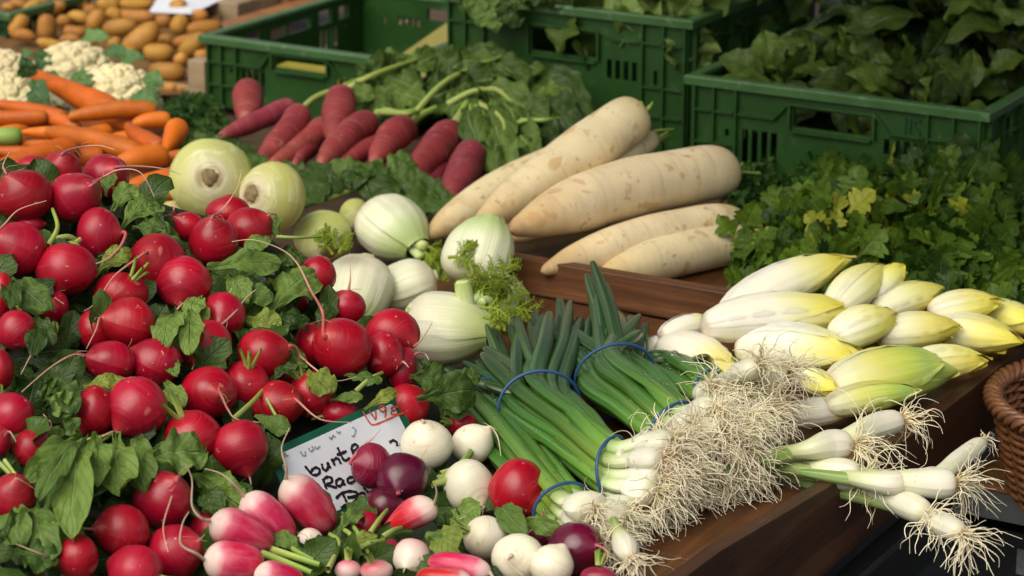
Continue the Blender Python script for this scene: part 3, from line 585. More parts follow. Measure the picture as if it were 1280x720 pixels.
for k in range(620):
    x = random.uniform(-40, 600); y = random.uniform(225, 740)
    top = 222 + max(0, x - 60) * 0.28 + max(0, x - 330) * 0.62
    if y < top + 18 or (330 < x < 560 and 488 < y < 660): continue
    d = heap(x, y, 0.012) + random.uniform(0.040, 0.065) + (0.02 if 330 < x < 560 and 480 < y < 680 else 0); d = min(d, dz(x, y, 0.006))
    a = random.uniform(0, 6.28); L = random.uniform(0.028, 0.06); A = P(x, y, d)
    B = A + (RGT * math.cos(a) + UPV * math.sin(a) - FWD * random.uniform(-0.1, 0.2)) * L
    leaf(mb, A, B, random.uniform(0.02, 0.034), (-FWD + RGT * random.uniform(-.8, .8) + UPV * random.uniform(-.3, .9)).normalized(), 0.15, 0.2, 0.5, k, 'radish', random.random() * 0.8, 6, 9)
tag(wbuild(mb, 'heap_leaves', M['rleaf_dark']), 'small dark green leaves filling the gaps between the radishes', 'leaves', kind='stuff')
# ================================================================== daikon, long red radishes, carrots, potatoes
DK = [(0, 0.0), (0.015, 0.16), (0.06, 0.30), (0.16, 0.55), (0.32, 0.80), (0.55, 0.95), (0.8, 1.0), (0.93, 0.95), (0.985, 0.62), (1.0, 0.0)]
DK2 = [(0, 0.0), (0.015, 0.22), (0.06, 0.40), (0.14, 0.66), (0.28, 0.90), (0.5, 1.0), (0.8, 0.96), (0.93, 0.85), (0.985, 0.5), (1.0, 0.0)]
def daikon(a, za, b, zb, rp, prof, label, bend=0.0, tuft=None):
    A = Pz(*a, za); B = Pz(*b, zb); d = (dz(*a, za) + dz(*b, zb)) / 2
    o = longbody('daikon', A, B, rp * d / FP, prof, 'daikon', label, 'daikon', 'white daikon radishes behind the tray board', bend, 34, 44, 0.10, 14)
    if tuft:
        mb = MB(); dr = (B - A).normalized()
        for k in range(5):
            s = B - dr * 0.004 + RGT * random.uniform(-.008, .008) + UPV * random.uniform(-.008, .008)
            tube(mb, smooth_path([s, s + dr * 0.012, s + dr * random.uniform(.016, .03) + RGT * random.uniform(-.012, .012) + UPV * random.uniform(-.014, .006)], 4), lambda t: 0.0028 * (1 - t * 0.6), 6, tint=0.6)
        wbuild(mb, 'leaf_stub', M['stalk'], o)
    return o
daikon((586,288), .055, (800,140), .15, 34, DK, 'longest daikon with rust stains, slanting up steeply on top of the pile', 0.0, 1)
daikon((637,288), .075, (917,212), .085, 38, DK2, 'thickest daikon with a brown tip, lying across the top of the pile', 0.03, 1)
daikon((530,298), .03, (730,190), .09, 27, DK2, 'pale daikon hidden under the longest slanting one, next to the fennel', 0.02)
daikon((625,300), .035, (822,210), .10, 27, DK2, 'daikon wedged between the longest and the thickest one', 0.0)
daikon((690,250), .08, (818,172), .11, 17, DK2, 'daikon showing only its rounded top behind the longest one', 0.0, 1)
daikon((676,340), .035, (930,276), .04, 27, DK2, 'smooth daikon directly under the thickest one', 0.03)
daikon((742,350), .022, (940,300), .022, 28, DK2, 'lowest daikon next to the parsley, leaning on the tray board', 0.02)
daikon((600,306), .02, (760,275), .03, 22, DK2, 'shaded daikon at the bottom of the pile under the brown tip', 0.0)
LR = [(0, 0.0), (0.02, 0.18), (0.1, 0.42), (0.3, 0.75), (0.6, 0.97), (0.85, 1.0), (0.95, 0.8), (1.0, 0.1)]
LRB = [(0, 0.0), (0.02, 0.3), (0.1, 0.55), (0.3, 0.85), (0.6, 1.0), (0.85, 0.97), (0.95, 0.7), (1.0, 0.1)]
def lrd(y): return 3.27 + (240 - y) * 0.0019
def longred(a, b, rp, label, dd=0.0, prof=LR, bend=0.0, stalks=()):
    da = lrd(a[1]) + dd; db = lrd(b[1]) + dd + 0.02
    A = P(*a, da); B = P(*b, db)
    o = longbody('long_red_radish', A, B, rp * .93 * db / FP, prof, 'longred', label, 'radish', 'long red radishes by the green crate', bend + random.uniform(-.06, .06), 20, 26, 0.14, 30)
    for q in stalks:
        pts = [B - (B - A) * 0.03] + [P(x, y, lrd(y) + 0.02 + dd) for x, y in q[:-1]]; r = q[-1] * db / FP
        mb = MB(); tube(mb, smooth_path(pts, 6), lambda t: r * (1.1 - 0.4 * t), 8, flat=0.7); wbuild(mb, 'leaf_stalk', M['stalk'], o)
    return o
longred((308,152), (311,110), 21, 'round ended long red radish alone near the green crate', .04, LRB)
longred((272,173), (368,130), 14, 'slim long red radish lying flattest, above the kohlrabi', .02, LRB)
longred((322,206), (378,136), 20, 'plump long red radish slanting up beside the slim flat one', -.01, LRB, stalks=[((395,122),(420,112),(440,104),5)])
longred((336,208), (408,152), 17, 'long red radish with a hairy middle, under the round topped one', -.005, LRB)
longred((418,178), (427,116), 22, 'long red radish standing upright with a frayed root', -.02, LRB, stalks=[((432,108),(450,100),(470,96),5)])
longred((398,210), (464,148), 20, 'long red radish right of the upright one, its tip near the leaves', -.02, LRB, stalks=[((480,140),(500,142),(520,138),6)])
longred((414,212), (486,178), 15, 'thin long red radish in the middle of the row', 0, LR)
longred((464,208), (508,158), 22, 'stout long red radish with a bent pale tip', -.02, LR, 0.08, stalks=[((518,150),(530,142),(545,135),6)])
longred((508,226), (566,158), 23, 'thick long red radish with root rings below the pale stalks', -.02, LRB, stalks=[((574,146),(582,132),(590,120),7),((576,150),(590,140),(600,128),6)])
longred((560,256), (592,186), 24, 'dark long red radish at the right end under two stalks', -.03, LRB, stalks=[((592,178),(590,155),(588,132),4.5),((602,176),(606,160),(604,140),4.5)])
longred((520,238), (552,200), 20, 'shaded long red radish beneath the ringed one', .01, LRB)
longred((570,250), (605,216), 14, 'small long red radish at the far right behind the dark one', .02, LRB)
longred((366,208), (392,182), 13, 'long red radish half buried in the row between its neighbours', .02, LRB)
longred((440,205), (478,196), 12, 'lowest long red radish lying on the kohlrabi leaves', .02, LRB)
def cad(y): return 3.16 + (245 - y) * 0.0022
CR = [(0, 0.0), (0.015, 0.16), (0.1, 0.34), (0.3, 0.62), (0.6, 0.86), (0.85, 1.0), (0.95, 0.9), (0.99, 0.55), (1, 0.0)]
CRF = [(0, 0.0), (0.02, 0.35), (0.1, 0.62), (0.3, 0.88), (0.6, 1.0), (0.85, 0.98), (0.95, 0.8), (0.99, 0.5), (1, 0.0)]
CARG = 'carrots heaped at the back left'
def carrot(a, b, rp, label, prof=CR, bend=0.0, dd=0.0):
    da = cad(a[1]) + dd; db = cad(b[1]) + dd
    return longbody('carrot', P(*a, da), P(*b, db), rp * .9 * da / FP, prof, 'carrot', label, 'carrot', CARG, bend, 18, 30, 0.12, 35)
for q in [
((28,86),(146,142),19,'broad dark carrot pointing up at the cauliflower',CR,0,.03),
((84,147),(198,138),13,'long carrot directly under the broad dark one',CRF,.04,-.01),
((-30,128),(84,150),12,'carrot running off the left edge below the cauliflower',CR,.03,.02),
((-40,150),(60,146),11,'pale orange carrot above the green stick',CRF,0,.01),
((0,131),(100,162),11,'carrot whose tip points at the left cauliflower',CR,.03,.03),
((56,164),(182,196),15,'long carrot crossing the middle of the heap downwards',CRF,.03,-.03),
((130,178),(172,172),12,'short carrot behind the curved one',CRF,0,.02),
((158,156),(202,186),14,'curved short carrot with a blunt end',CRF,-.05,-.05),
((165,155),(214,150),12,'small carrot behind the pear shaped one',CRF,.04,0),
((206,190),(223,158),17,'pear shaped carrot standing on its tip',CR,0,-.06),
((205,198),(234,196),11,'stubby round ended carrot beside the big kohlrabi',CRF,0,-.04),
((-10,214),(96,184),17,'big carrot rising from the left edge behind the radishes',CRF,.03,-.06),
((140,208),(210,194),17,'stout carrot just left of the stubby round ended one',CRF,.04,-.07),
((50,200),(130,194),13,'carrot behind the topmost radish tail',CRF,0,-.02),
((155,236),(222,222),14,'carrot above the crumpled leaves by the kohlrabi',CRF,.03,-.09),
((170,248),(226,238),12,'lowest carrot visible over the crumpled leaves',CRF,0,-.09),
((-30,186),(50,194),10,'thin carrot under the green stick',CR,0,-.01),
((20,180),(76,186),10,'slender carrot end between two longer ones',CR,.03,0),
((90,178),(140,164),12,'carrot half hidden below the long upper one',CRF,.03,.02),
((100,224),(160,214),14,'shaded carrot in the gap behind the dark radishes',CRF,0,-.05),
((-20,240),(40,206),14,'carrot behind the hairy radish at the far left',CRF,0,-.07),
((20,166),(84,170),10,'carrot next to the tip of the crossing one',CR,.04,.02),
((190,222),(236,214),11,'carrot end hidden by the kohlrabi',CRF,0,-.02),
((110,142),(176,158),12,'carrot buried behind the long upper one',CRF,0,.04),
((-20,170),(36,158),9,'carrot at the left edge above the green stick',CRF,0,.04),
]: carrot(*q)
longbody('celery_stick', P(-30, 172, cad(172) - .03), P(28, 170, cad(170) - .03), 0.012, CRF, 'stalk', 'light green stick between the carrots at the left edge', 'vegetable', None, 0, 14, 12, 0.1)
# core of the carrot heap
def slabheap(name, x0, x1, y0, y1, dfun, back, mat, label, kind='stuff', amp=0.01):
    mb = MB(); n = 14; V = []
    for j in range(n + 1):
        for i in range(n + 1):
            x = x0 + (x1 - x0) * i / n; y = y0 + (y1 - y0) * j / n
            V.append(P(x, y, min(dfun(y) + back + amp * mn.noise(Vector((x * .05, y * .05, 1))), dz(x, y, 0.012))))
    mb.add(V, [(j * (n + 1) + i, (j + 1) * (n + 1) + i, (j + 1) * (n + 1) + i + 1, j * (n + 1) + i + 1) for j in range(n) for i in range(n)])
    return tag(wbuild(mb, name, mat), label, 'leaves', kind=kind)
PO = [(100,140,70,45,-60,'big blurred potato at the left beside the dark crate'),(45,40,36,26,0,'small potato in the far top left corner'),(170,40,62,36,-40,'potato tilted up near the top left corner'),(250,150,50,76,0,'tall standing potato over the wooden crate edge'),(300,50,62,36,-30,'potato leaning right of the tilted one'),(400,18,72,32,0,'potato at the top edge above the flat shaded one'),(420,95,68,36,10,'shaded flat potato in the second row'),(398,166,62,34,5,'small oval potato above the cauliflower'),(512,108,66,46,-55,'egg shaped potato tilted upright'),(580,24,68,44,0,'round potato at the top edge in the centre'),(725,18,92,36,0,'wide potato at the top edge left of the paper'),(722,82,108,40,5,'longest potato in the upper rows'),(640,150,96,52,-6,'oval potato left of the biggest one'),(748,205,122,62,-38,'biggest potato, tilted up to the right'),(845,275,86,52,5,'bright potato just under the biggest one'),(872,110,52,42,0,'dim round potato behind the longest one'),(957,130,58,46,-60,'roundish potato below the one before the paper'),(950,42,50,52,90,'potato standing before the white paper'),(1060,84,52,32,0,'little dark potato right of the white paper'),(1092,146,98,42,-8,'long potato pointing at the green crate corner'),(882,215,46,36,0,'small shaded potato right of the biggest one'),(990,212,78,34,-12,'potato lying under the long one near the crate'),(1030,245,98,46,-38,'long potato tilted up beside the green crate'),(1076,296,42,36,-15,'potato end touching the green crate wall'),(892,382,102,56,6,'large potato resting low behind the cauliflower'),(965,318,42,34,-30,'potato squeezed above the wooden corner post'),(908,466,42,32,0,'small potato low by the wooden post'),(972,474,30,26,0,'smallest potato at the foot of the wooden post'),(372,214,62,26,0,'dark potato right behind the front cauliflower'),(268,232,72,30,10,'potato lying along the wooden crate edge'),(130,194,62,34,10,'potato behind the wooden crate edge at the left'),(482,214,52,26,-10,'flat potato just over the cauliflower leaf'),(612,234,42,40,0,'shaded potato left of the biggest one, low'),(608,84,50,38,20,'potato between the round top one and the oval one'),(482,56,40,40,0,'dim potato above the egg shaped one'),(230,14,50,26,-20,'potato cut off by the top edge at the left'),(340,112,40,30,0,'shaded little potato left of the flat one'),(100,20,50,26,10,'dim potato at the top left behind the tilted one'),(800,150,44,30,0,'shaded potato right behind the biggest one'),(690,280,44,30,0,'potato in the shade under the biggest one')]
def pod(y): return 3.92 + (110 - y) * 0.0042
for i, (x, y, a, b, an, lb) in enumerate(PO):
    x /= 4.267; y /= 4.267; a /= 4.267; b /= 4.267
    d = pod(y) - (0.02 if a * b > 250 else 0.0) + (0.03 if 'shade' in lb or 'dim' in lb else 0)
    if b > a: a, b, an = b, a, an + 90
    v = (RGT * math.cos(R(-an)) + UPV * math.sin(R(-an)) + FWD * random.uniform(-.3, .3)).normalized(); c = P(x, y, d); h = a * d / FP
    longbody('potato', c - v * h, c + v * h, b * d / FP, [(0, 0), (0.02, 0.3), (0.1, 0.65), (0.25, 0.92), (0.5, 1.0), (0.75, 0.92), (0.9, 0.65), (0.98, 0.3), (1, 0)], 'potato', lb, 'potato', 'potatoes in the wooden crate', random.uniform(-.06, .06), 18, 18, 0.22, 22)
# ================================================================== kohlrabi and fennel
def kohlrabi(px, py, rp, sx, root, z0, label):
    d = rest(px, py, rp, z0); c = P(px, py, d); r = rp * d / FP
    ox, oy = root; dr = (RGT * ox + UPV * oy - FWD * math.sqrt(max(0.05, 1 - ox * ox - oy * oy))).normalized()
    o = wbuild(rad_body(c, dr, r, sx, 1.0, int(px), 0.9, -0.05, 36, 26), 'kohlrabi', M['kohlrabi'], None, c)
    tag(o, label, 'kohlrabi', 'kohlrabi behind the radish heap')
    mb = MB(); s = c + dr * r * 0.84
    lathe(mb, s - dr * 0.006, s + dr * 0.003, [(0, 0.011), (0.4, 0.0115), (0.8, 0.010), (0.95, 0.007), (1, 0.0)], 20, nz=0.45, nf=200); wbuild(mb, 'root_scar', M['scar'], o)
    return o
kohlrabi(264,223,51,1.04,(.06,.0),0.06,'biggest kohlrabi with its round root scar facing the viewer')
kohlrabi(340,246,44,1.0,(-.62,.08),0.05,'smaller kohlrabi with its scar turned to the left')
kohlrabi(404,296,34,1.08,(.3,-.6),0.0,'yellowish kohlrabi behind a light green frond')
kohlrabi(444,272,25,0.8,(.2,-.7),0.01,'kohlrabi mostly hidden behind the tall fennel')
kohlrabi(212,264,26,1.0,(-.2,-.6),0.0,'pale kohlrabi peeping between the crumpled leaves and the biggest one')
FNP = [(0, 0.18), (0.03, 0.45), (0.1, 0.74), (0.25, 0.96), (0.45, 1.0), (0.66, 0.93), (0.82, 0.74), (0.93, 0.54), (1.0, 0.36)]
def frond(mb, s, dr, L, seed):
    """feathery fennel leaf: a stem, alternating side stems, each with fine threads"""
    rn = random.Random(seed); pts = [s]; v = dr.normalized()
    for k in range(5):
        v = (v + Vector((rn.uniform(-.2, .2), rn.uniform(-.2, .2), rn.uniform(-.28, .1)))).normalized(); pts.append(pts[-1] + v * L / 5)
    pp = smooth_path(pts, 4); tube(mb, pp, lambda t: 0.0018 * (1 - t) + 0.0005, 5, 0.6)
    for k in range(4, len(pp) - 1):
        T = (pp[k + 1] - pp[k - 1]).normalized(); sd = 1 if k % 2 else -1; S = T.cross(-FWD + UPV * .4).normalized() * sd; f = k / len(pp)
        q = (T * .8 + S + Vector((rn.uniform(-.4, .4), rn.uniform(-.4, .4), rn.uniform(-.4, .4)))).normalized(); l2 = L * (0.52 - 0.34 * f) * rn.uniform(.75, 1.15)
        e = pp[k] + q * l2; tube(mb, [pp[k], pp[k] + q * l2 * .5, e], lambda t: 0.0008 * (1 - t) + 0.0003, 4, rn.random())
        for m in range(8):
            g = .2 + .8 * m / 7; b = pp[k] + q * l2 * g; w = (q * .9 + q.cross(FWD) * (1 if m % 2 else -1) + Vector((rn.uniform(-.5, .5), rn.uniform(-.5, .5), rn.uniform(-.5, .5)))).normalized(); l3 = l2 * .5 * (1.1 - .6 * g) * rn.uniform(.7, 1.2)
            tube(mb, [b, b + w * l3 * .6, b + w * l3 + Vector((0, 0, -0.001))], lambda t: 0.00045 * (1 - t) + 0.0002, 3, rn.random())
def fennel(px, py, rp, ax2, toward, z0, label, stretch=1.15, stalks=(), fronds=(), d=None, cut=False, flat=0.85):
    """bulb centred on the picture point; ax2 = picture direction from root to stalk end (x right, y up)"""
    d = d or rest(px, py, rp, z0); c = P(px, py, d); r = rp * d / FP
    dr = (RGT * ax2[0] + UPV * ax2[1] - FWD * toward).normalized()
    A = c - dr * r * stretch * 0.95; B = c + dr * r * stretch * 1.1
    mb = MB(); lathe(mb, A, B, [(t, q * r) for t, q in FNP], 40, None, 0.06, 14, flat, seed=px, steps=26, rib=15, ribamp=0.007)
    o = wbuild(mb, 'fennel_bulb', M['fennel'], None, c); tag(o, label, 'fennel', 'fennel bulbs in the middle')
    X, Y, Z = frame(dr); rn = random.Random(px)
    for k in range(3):                                       # overlapping outer sheaths
        mb = MB(); a = rn.uniform(0, 6.28) + k * 2.1
        lathe(mb, A + dr * r * 0.05, B + dr * r * 0.05 * k, [(t, q * r * (1.035 + 0.012 * k)) for t, q in FNP[1:-1]], 22, None, 0.03, 14, flat, seed=px + k, steps=20, a0=a, a1=a + 2.0, rib=15, ribamp=0.008)
        wbuild(mb, 'sheath', M['fennel'], o)
    mb = MB(); lathe(mb, A - dr * 0.003, A + dr * 0.008, [(0, 0.0), (0.02, r * 0.22), (0.5, r * 0.27), (1, r * 0.3)], 18, None, 0.1, 60, flat); wbuild(mb, 'root_plate', M['fennelcut'], o)
    for (x, y, w) in stalks:
        E = P(x, y, d - r * (0.25 + 1.3 * max(0, toward))); s = c + dr * r * 0.75 + (E - B) * 0.1; wr = w * d / FP
        mb = MB(); tube(mb, [s, s.lerp(E, 0.5), E], lambda t: wr * (1.15 - 0.3 * t), 14, flat=1.2)
        e = (E - s).normalized(); lathe(mb, E - e * 0.0005, E + e * 0.001, [(0, wr * 0.85), (0.9, wr * 0.8), (1, 0.0)], 14, tint=0.5); wbuild(mb, 'stalk', M['fstalk'], o)
    for k, (sx, sy, ex, ey) in enumerate(fronds):
        s = P(sx, sy, d - r * 0.9); E = P(ex, ey, d - r * 0.9 - 0.008)
        mb = MB(); frond(mb, s, E - s, (E - s).length, int(sx + ey + k))
        wbuild(mb, 'frond', M['frond'], o)
    return o
fennel(489,284,43,(.65,-.55),.55,0.0,'tall fennel bulb at the back with its stalks turned to the lower right',1.05,stalks=[(532,308,7),(526,322,6)],fronds=[(528,312,556,330),(528,316,566,346),(522,322,524,352),(530,306,560,318),(520,326,500,338),(534,318,530,344),(466,318,470,345)])
fennel(596,318,44,(.2,.6),-.2,0.02,'cream fennel bulb leaning against the daikon tips',1.0,fronds=[(560,322,600,316),(576,318,592,300)])
fennel(508,358,36,(-.8,-.3),.1,0.0,'plain oval fennel bulb in the centre of the fennel pile',1.12,d=2.9)
fennel(552,411,51,(.85,-.05),.15,0.0,'large ribbed fennel bulb in front, its root plate to the lower left',1.05,stalks=[(578,352,10),(610,402,9),(508,388,5)],fronds=[(600,384,640,392),(604,396,632,408)])
fennel(614,380,44,(.1,.2),.85,0.0,'fennel bulb under a big feathery frond next to the tray board',1.05,d=2.86,stalks=[(602,378,7)],fronds=[(598,384,606,334),(602,380,640,340),(600,384,582,344),(602,382,620,338),(598,388,580,360),(604,390,664,352),(606,380,648,326),(596,386,616,326),(610,388,660,376),(600,380,622,350),(606,392,650,372),(590,378,598,350)])
fennel(446,364,44,(-.2,-.7),.3,0.0,'shaded fennel bulb behind the radishes on the right flank',1.12,d=2.86,fronds=[(420,310,414,280),(424,316,440,296),(416,318,400,290)])
# ================================================================== cauliflower
def caul(px, py, rx, ry, d, label, leaves=()):
    c = P(px, py, d); r = rx * d / FP; mb = MB(); n1, n2 = 140, 80; V = []; UVs = []
    rn = random.Random(px); pts = []
    for i in range(46):
        z = 1 - 1.25 * (i + .5) / 46; a = i * 2.39996 + rn.uniform(-.2, .2); s = math.sqrt(max(0, 1 - z * z)); pts.append(Vector((s * math.cos(a), s * math.sin(a), z)))
    for i in range(n2 + 1):
        th = math.pi * 0.62 * i / n2
        for k in range(n1 + 1):
            a = 2 * math.pi * (k % n1) / n1; u = Vector((math.sin(th) * math.cos(a), math.sin(th) * math.sin(a), math.cos(th)))
            ds = sorted((u - p).length for p in pts)[:2]
            h = 1 + 0.16 * min(1, (ds[1] - ds[0]) / 0.2) ** 0.5 - 0.10
            v1 = mn.voronoi(u * 11.0 + Vector((px, 0, 0)))[0]; h += 0.085 * (0.6 - v1[0]) + 0.03 * (0.5 - mn.voronoi(u * 26.0)[0][0])
            p = u * (r * h); V.append(c + Vector((p.x, p.y * 0.95, p.z * ry / rx * 1.25 - r * .35))); UVs.append((k / n1, i / n2))
    w = n1 + 1; mb.add(V, [(i * w + k, (i + 1) * w + k, (i + 1) * w + k + 1, i * w + k + 1) for i in range(n2) for k in range(n1)], UVs)
    root = empty('cauliflower', c - Vector((0, 0, r)), label, 'cauliflower', 'cauliflowers at the back left')
    wbuild(mb, 'curd', M['curd'], root)
    for k, (ax_, ay, bx, by, wd, dd) in enumerate(leaves):
        mb = MB(); leaf(mb, P(ax_, ay, d + dd), P(bx, by, d + dd - 0.02), wd * d / FP, (-FWD + UPV * 0.7 + RGT * random.uniform(-.3, .3)).normalized(), 0.18, 0.2, 0.4, px + k, 'oval', random.random(), 9, 14); wbuild(mb, 'leaf', M['cleaf'], root)
caul(92,86,54,40,3.66,'cauliflower head in the middle below the potatoes',[(100,56,140,48,26,.05),(62,66,48,90,26,-.02),(90,96,112,104,24,-.06),(128,66,168,76,22,-.03),(60,90,70,112,18,-.05),(112,52,128,44,24,.06)])
caul(145,114,54,40,3.5,'cauliflower head nearest to the carrots and the wooden post',[(120,96,98,112,24,-.02),(150,80,182,72,22,.03),(180,96,204,108,24,-.02),(178,112,196,124,26,-.04),(118,112,104,128,22,-.04),(160,128,200,132,22,-.07)])
caul(4,84,34,26,3.62,'small cauliflower head at the left edge under the dark crate',[(26,80,44,66,20,-.01),(28,90,44,112,24,-.02)])
caul(10,124,44,38,3.48,'cauliflower head at the left edge touching the carrots',[(34,98,28,70,26,0),(40,112,62,136,28,-.04),(44,100,52,126,22,-.02)])
# ================================================================== endives
EP = [(0, 0.0), (0.004, 0.40), (0.03, 0.55), (0.12, 0.80), (0.27, 0.97), (0.43, 1.0), (0.6, 0.91), (0.76, 0.67), (0.89, 0.36), (1.0, 0.04)]
ENG = 'endives on the wooden tray'
def endive(a, b, rp, z, label, mat='endive', zt=0.0, roll=0.0, bend=0.03):
    A = Pz(*a, z); B = Pz(*b, z + zt); d = dz((a[0] + b[0]) / 2, (a[1] + b[1]) / 2, z); r = rp * 1.05 * d / FP
    rn = random.Random(int(a[0] * 3 + b[1])); ax = B - A; L = ax.length
    # stretch very foreshortened ones to a real length along their own axis is not needed: ends are real points
    root = empty('endive', A, label, 'endive', ENG)
    mb = MB(); lathe(mb, A, A + ax * 0.97, [(t, q * r * 0.95) for t, q in EP], 24, UPV * (bend * L), 0.05, 12, 0.92, seed=a[0], steps=22); wbuild(mb, 'heart', M[mat], root)
    for k in range(4):
        mb = MB(); a0 = roll + k * 1.85 + rn.uniform(-.25, .25); sp = rn.uniform(2.0, 2.5)
        n, sg = 24, 18; V = []; UVs = []; X, Y, Z = frame(ax); end = rn.uniform(0.80, 1.02) if k else 1.02
        prof = resample(EP, n); rk = 1.0 + 0.013 * (4 - k)
        for i, (t, q) in enumerate(prof):
            tt = t * end
            narrow = 1.0 if t < 0.55 else max(0.03, math.cos((t - 0.55) / 0.45 * 1.5)) ** 0.75
            q0 = 0
            for (t0, r0), (t1, r1) in zip(EP, EP[1:]):
                if t0 <= tt <= t1: q0 = r0 + (r1 - r0) * (tt - t0) / (t1 - t0)
            q0 = max(q0, EP[-1][1] if tt > 1 else q0)
            for j in range(sg + 1):
                s = j / sg * 2 - 1; an = a0 + s * sp / 2 * narrow
                fr = 1 + 0.008 * abs(s) ** 3 + 0.05 * abs(s) ** 4 * t * math.sin(t * 30 + k * 2 + s) + 0.014 * math.cos(s * 14)
                rr = max(q0, 0.03) * r * rk * fr + (0.003 * max(0, t - 0.75) * 4 * abs(s) ** 2)
                V.append(A + ax * tt + UPV * (bend * L * 4 * tt * (1 - tt)) + X * (math.cos(an) * rr) + Y * (math.sin(an) * rr * 0.92)); UVs.append((j / sg, t))
        w = sg + 1
        mb.add(V, [(i * w + j, i * w + j + 1, (i + 1) * w + j + 1, (i + 1) * w + j) for i in range(n) for j in range(sg)], UVs); wbuild(mb, 'leaf', M[mat], root)
    return root
for q in [
((903,394),(1066,324),28,.068,'topmost endive, its yellow tip pointing up at the parsley','endive',.03,.3),
((878,408),(1080,394),32,.066,'longest endive lying across the front of the pile','endive',0,.0),
((920,432),(1086,448),33,.045,'endive with its tip drooping down behind the root hairs','endive',0,.9),
((828,436),(928,478),33,.03,'white endive with a folded leaf above the onion greens','endive',.0,2.2),
((826,420),(900,402),17,.045,'white endive end peeking behind the longest one','endive',0,.5),
((800,440),(850,430),15,.025,'small white endive end at the far left of the pile','endive',0,.5),
((1040,388),(1096,342),26,.07,'upright short endive right of the topmost tip','endive',.02,1.0),
((1088,372),(1122,341),19,.07,'little greenish endive tip behind the upright short one','endive',.02,.4),
((1090,392),(1168,366),24,.055,'endive in the back row with a blunt tip','endive',.01,.2),
((1160,392),(1242,380),23,.05,'endive at the back right with an open tip','endive',.01,1.3),
((1222,388),(1300,412),23,.035,'endive running out of the right picture edge','endive',0,.6),
((1040,424),(1110,398),27,.06,'pointed endive wedged in the centre of the pile','endive',.01,1.6),
((1096,420),(1190,412),26,.05,'bright yellow endive in the middle row','endive',0,.1),
((1170,412),(1268,428),27,.035,'endive with a long pale tip above the tray edge','endive',0,.9),
((1034,486),(1198,462),38,.03,'large green tinged endive in front','endive_green',0,.4),
((1130,460),(1226,452),24,.03,'yellow endive tip behind the large green tinged one','endive',0,1.2),
((1030,510),(1148,490),21,.028,'small yellow green endive under the large green tinged one','endive_green',0,.7),
((985,522),(1068,512),19,.02,'lowest endive beside the spring onion bulbs','endive',0,.3),
((1000,470),(1044,492),18,.03,'yellow endive tip poking out behind the root hairs','endive',0,.2),
((868,452),(960,500),24,.012,'endive mostly covered by the root hairs','endive',0,.2),
]:
    short = math.hypot(q[1][0] - q[0][0], q[1][1] - q[0][1]) < 115 and q[5] == 'endive' and q[0][0] > 990
    a, b, rp = q[:3]; L_ = math.hypot(b[0] - a[0], b[1] - a[1]); k = 1 + 13 / L_ if short else 1.02
    endive(a, (a[0] + (b[0] - a[0]) * k, a[1] + (b[1] - a[1]) * k), rp * (.93 if short else .97), *q[3:5], 'endive_yellow' if short else q[5], *q[6:])
# ================================================================== spring onions
def roots(mb, s, dr, n, L, rn, droop=0.5, sp=0.75):
    for k in range(n):
        a = rn.uniform(0, 6.28); X, Y, _ = frame(dr); rr = rn.uniform(0, 0.0055)
        b = s + (X * math.cos(a) + Y * math.sin(a)) * rr
        v = (dr + (X * math.cos(a) + Y * math.sin(a)) * rn.uniform(.1, sp) * 1.9).normalized(); pts = [b]; l = L * rn.uniform(.35, 1.2)
        for j in range(5):
            v = (v + Vector((rn.uniform(-.75, .75), rn.uniform(-.75, .75), rn.uniform(-.6, .5) - droop * 0.11 * j))).normalized()
            q = pts[-1] + v * l / 5
            if q.z < 0.003 and UX.dot(q) < -0.857: q.z = 0.003
            pts.append(q)
        r0 = rn.uniform(.0004, .00095)
        tube(mb, smooth_path(pts, 3), lambda t: r0 * (1 - 0.65 * t), 4, rn.random())
def stalk_mesh(pts, rb, rneck, rleaf, bulb=0.14, seed=0, flat=1.25):
    mb = MB()
    def rad(t):
        x = min(1, t / (bulb * 2.2)); n = rneck + (rleaf - rneck) * min(1, max(0, (t - bulb) / 0.3))
        r = n + (rb - n) * (math.sin(math.pi * x ** 0.75) ** 1.2 if x < 1 else 0)
        if t < bulb * 0.45: r = max(0.002, r * math.sin(math.pi / 2 * min(1, (t + 0.004) / (bulb * 0.45))) ** 0.6)
        if t > 0.8: r *= 1 - ((t - 0.8) / 0.2) ** 2 * 0.6
        return r
    tube(mb, pts, rad, 18, flat=flat); return mb
def drops(mb, pts, n, rn, r):
    for k in range(n):
        i = rn.randint(len(pts) // 3, len(pts) - 2); c = pts[i].lerp(pts[i + 1], rn.random()); a = rn.uniform(-1.5, 1.5)
        c = c + (UPV * math.cos(a) * 1.0 + RGT * math.sin(a) * 0.9 - FWD * 0.55).normalized() * r * 1.0; q = rn.uniform(.0008, .0018)
        lathe(mb, c - UPV * q, c + UPV * q, [(0, 0), (0.15, q * .7), (0.5, q), (0.85, q * .7), (1, 0)], 7)
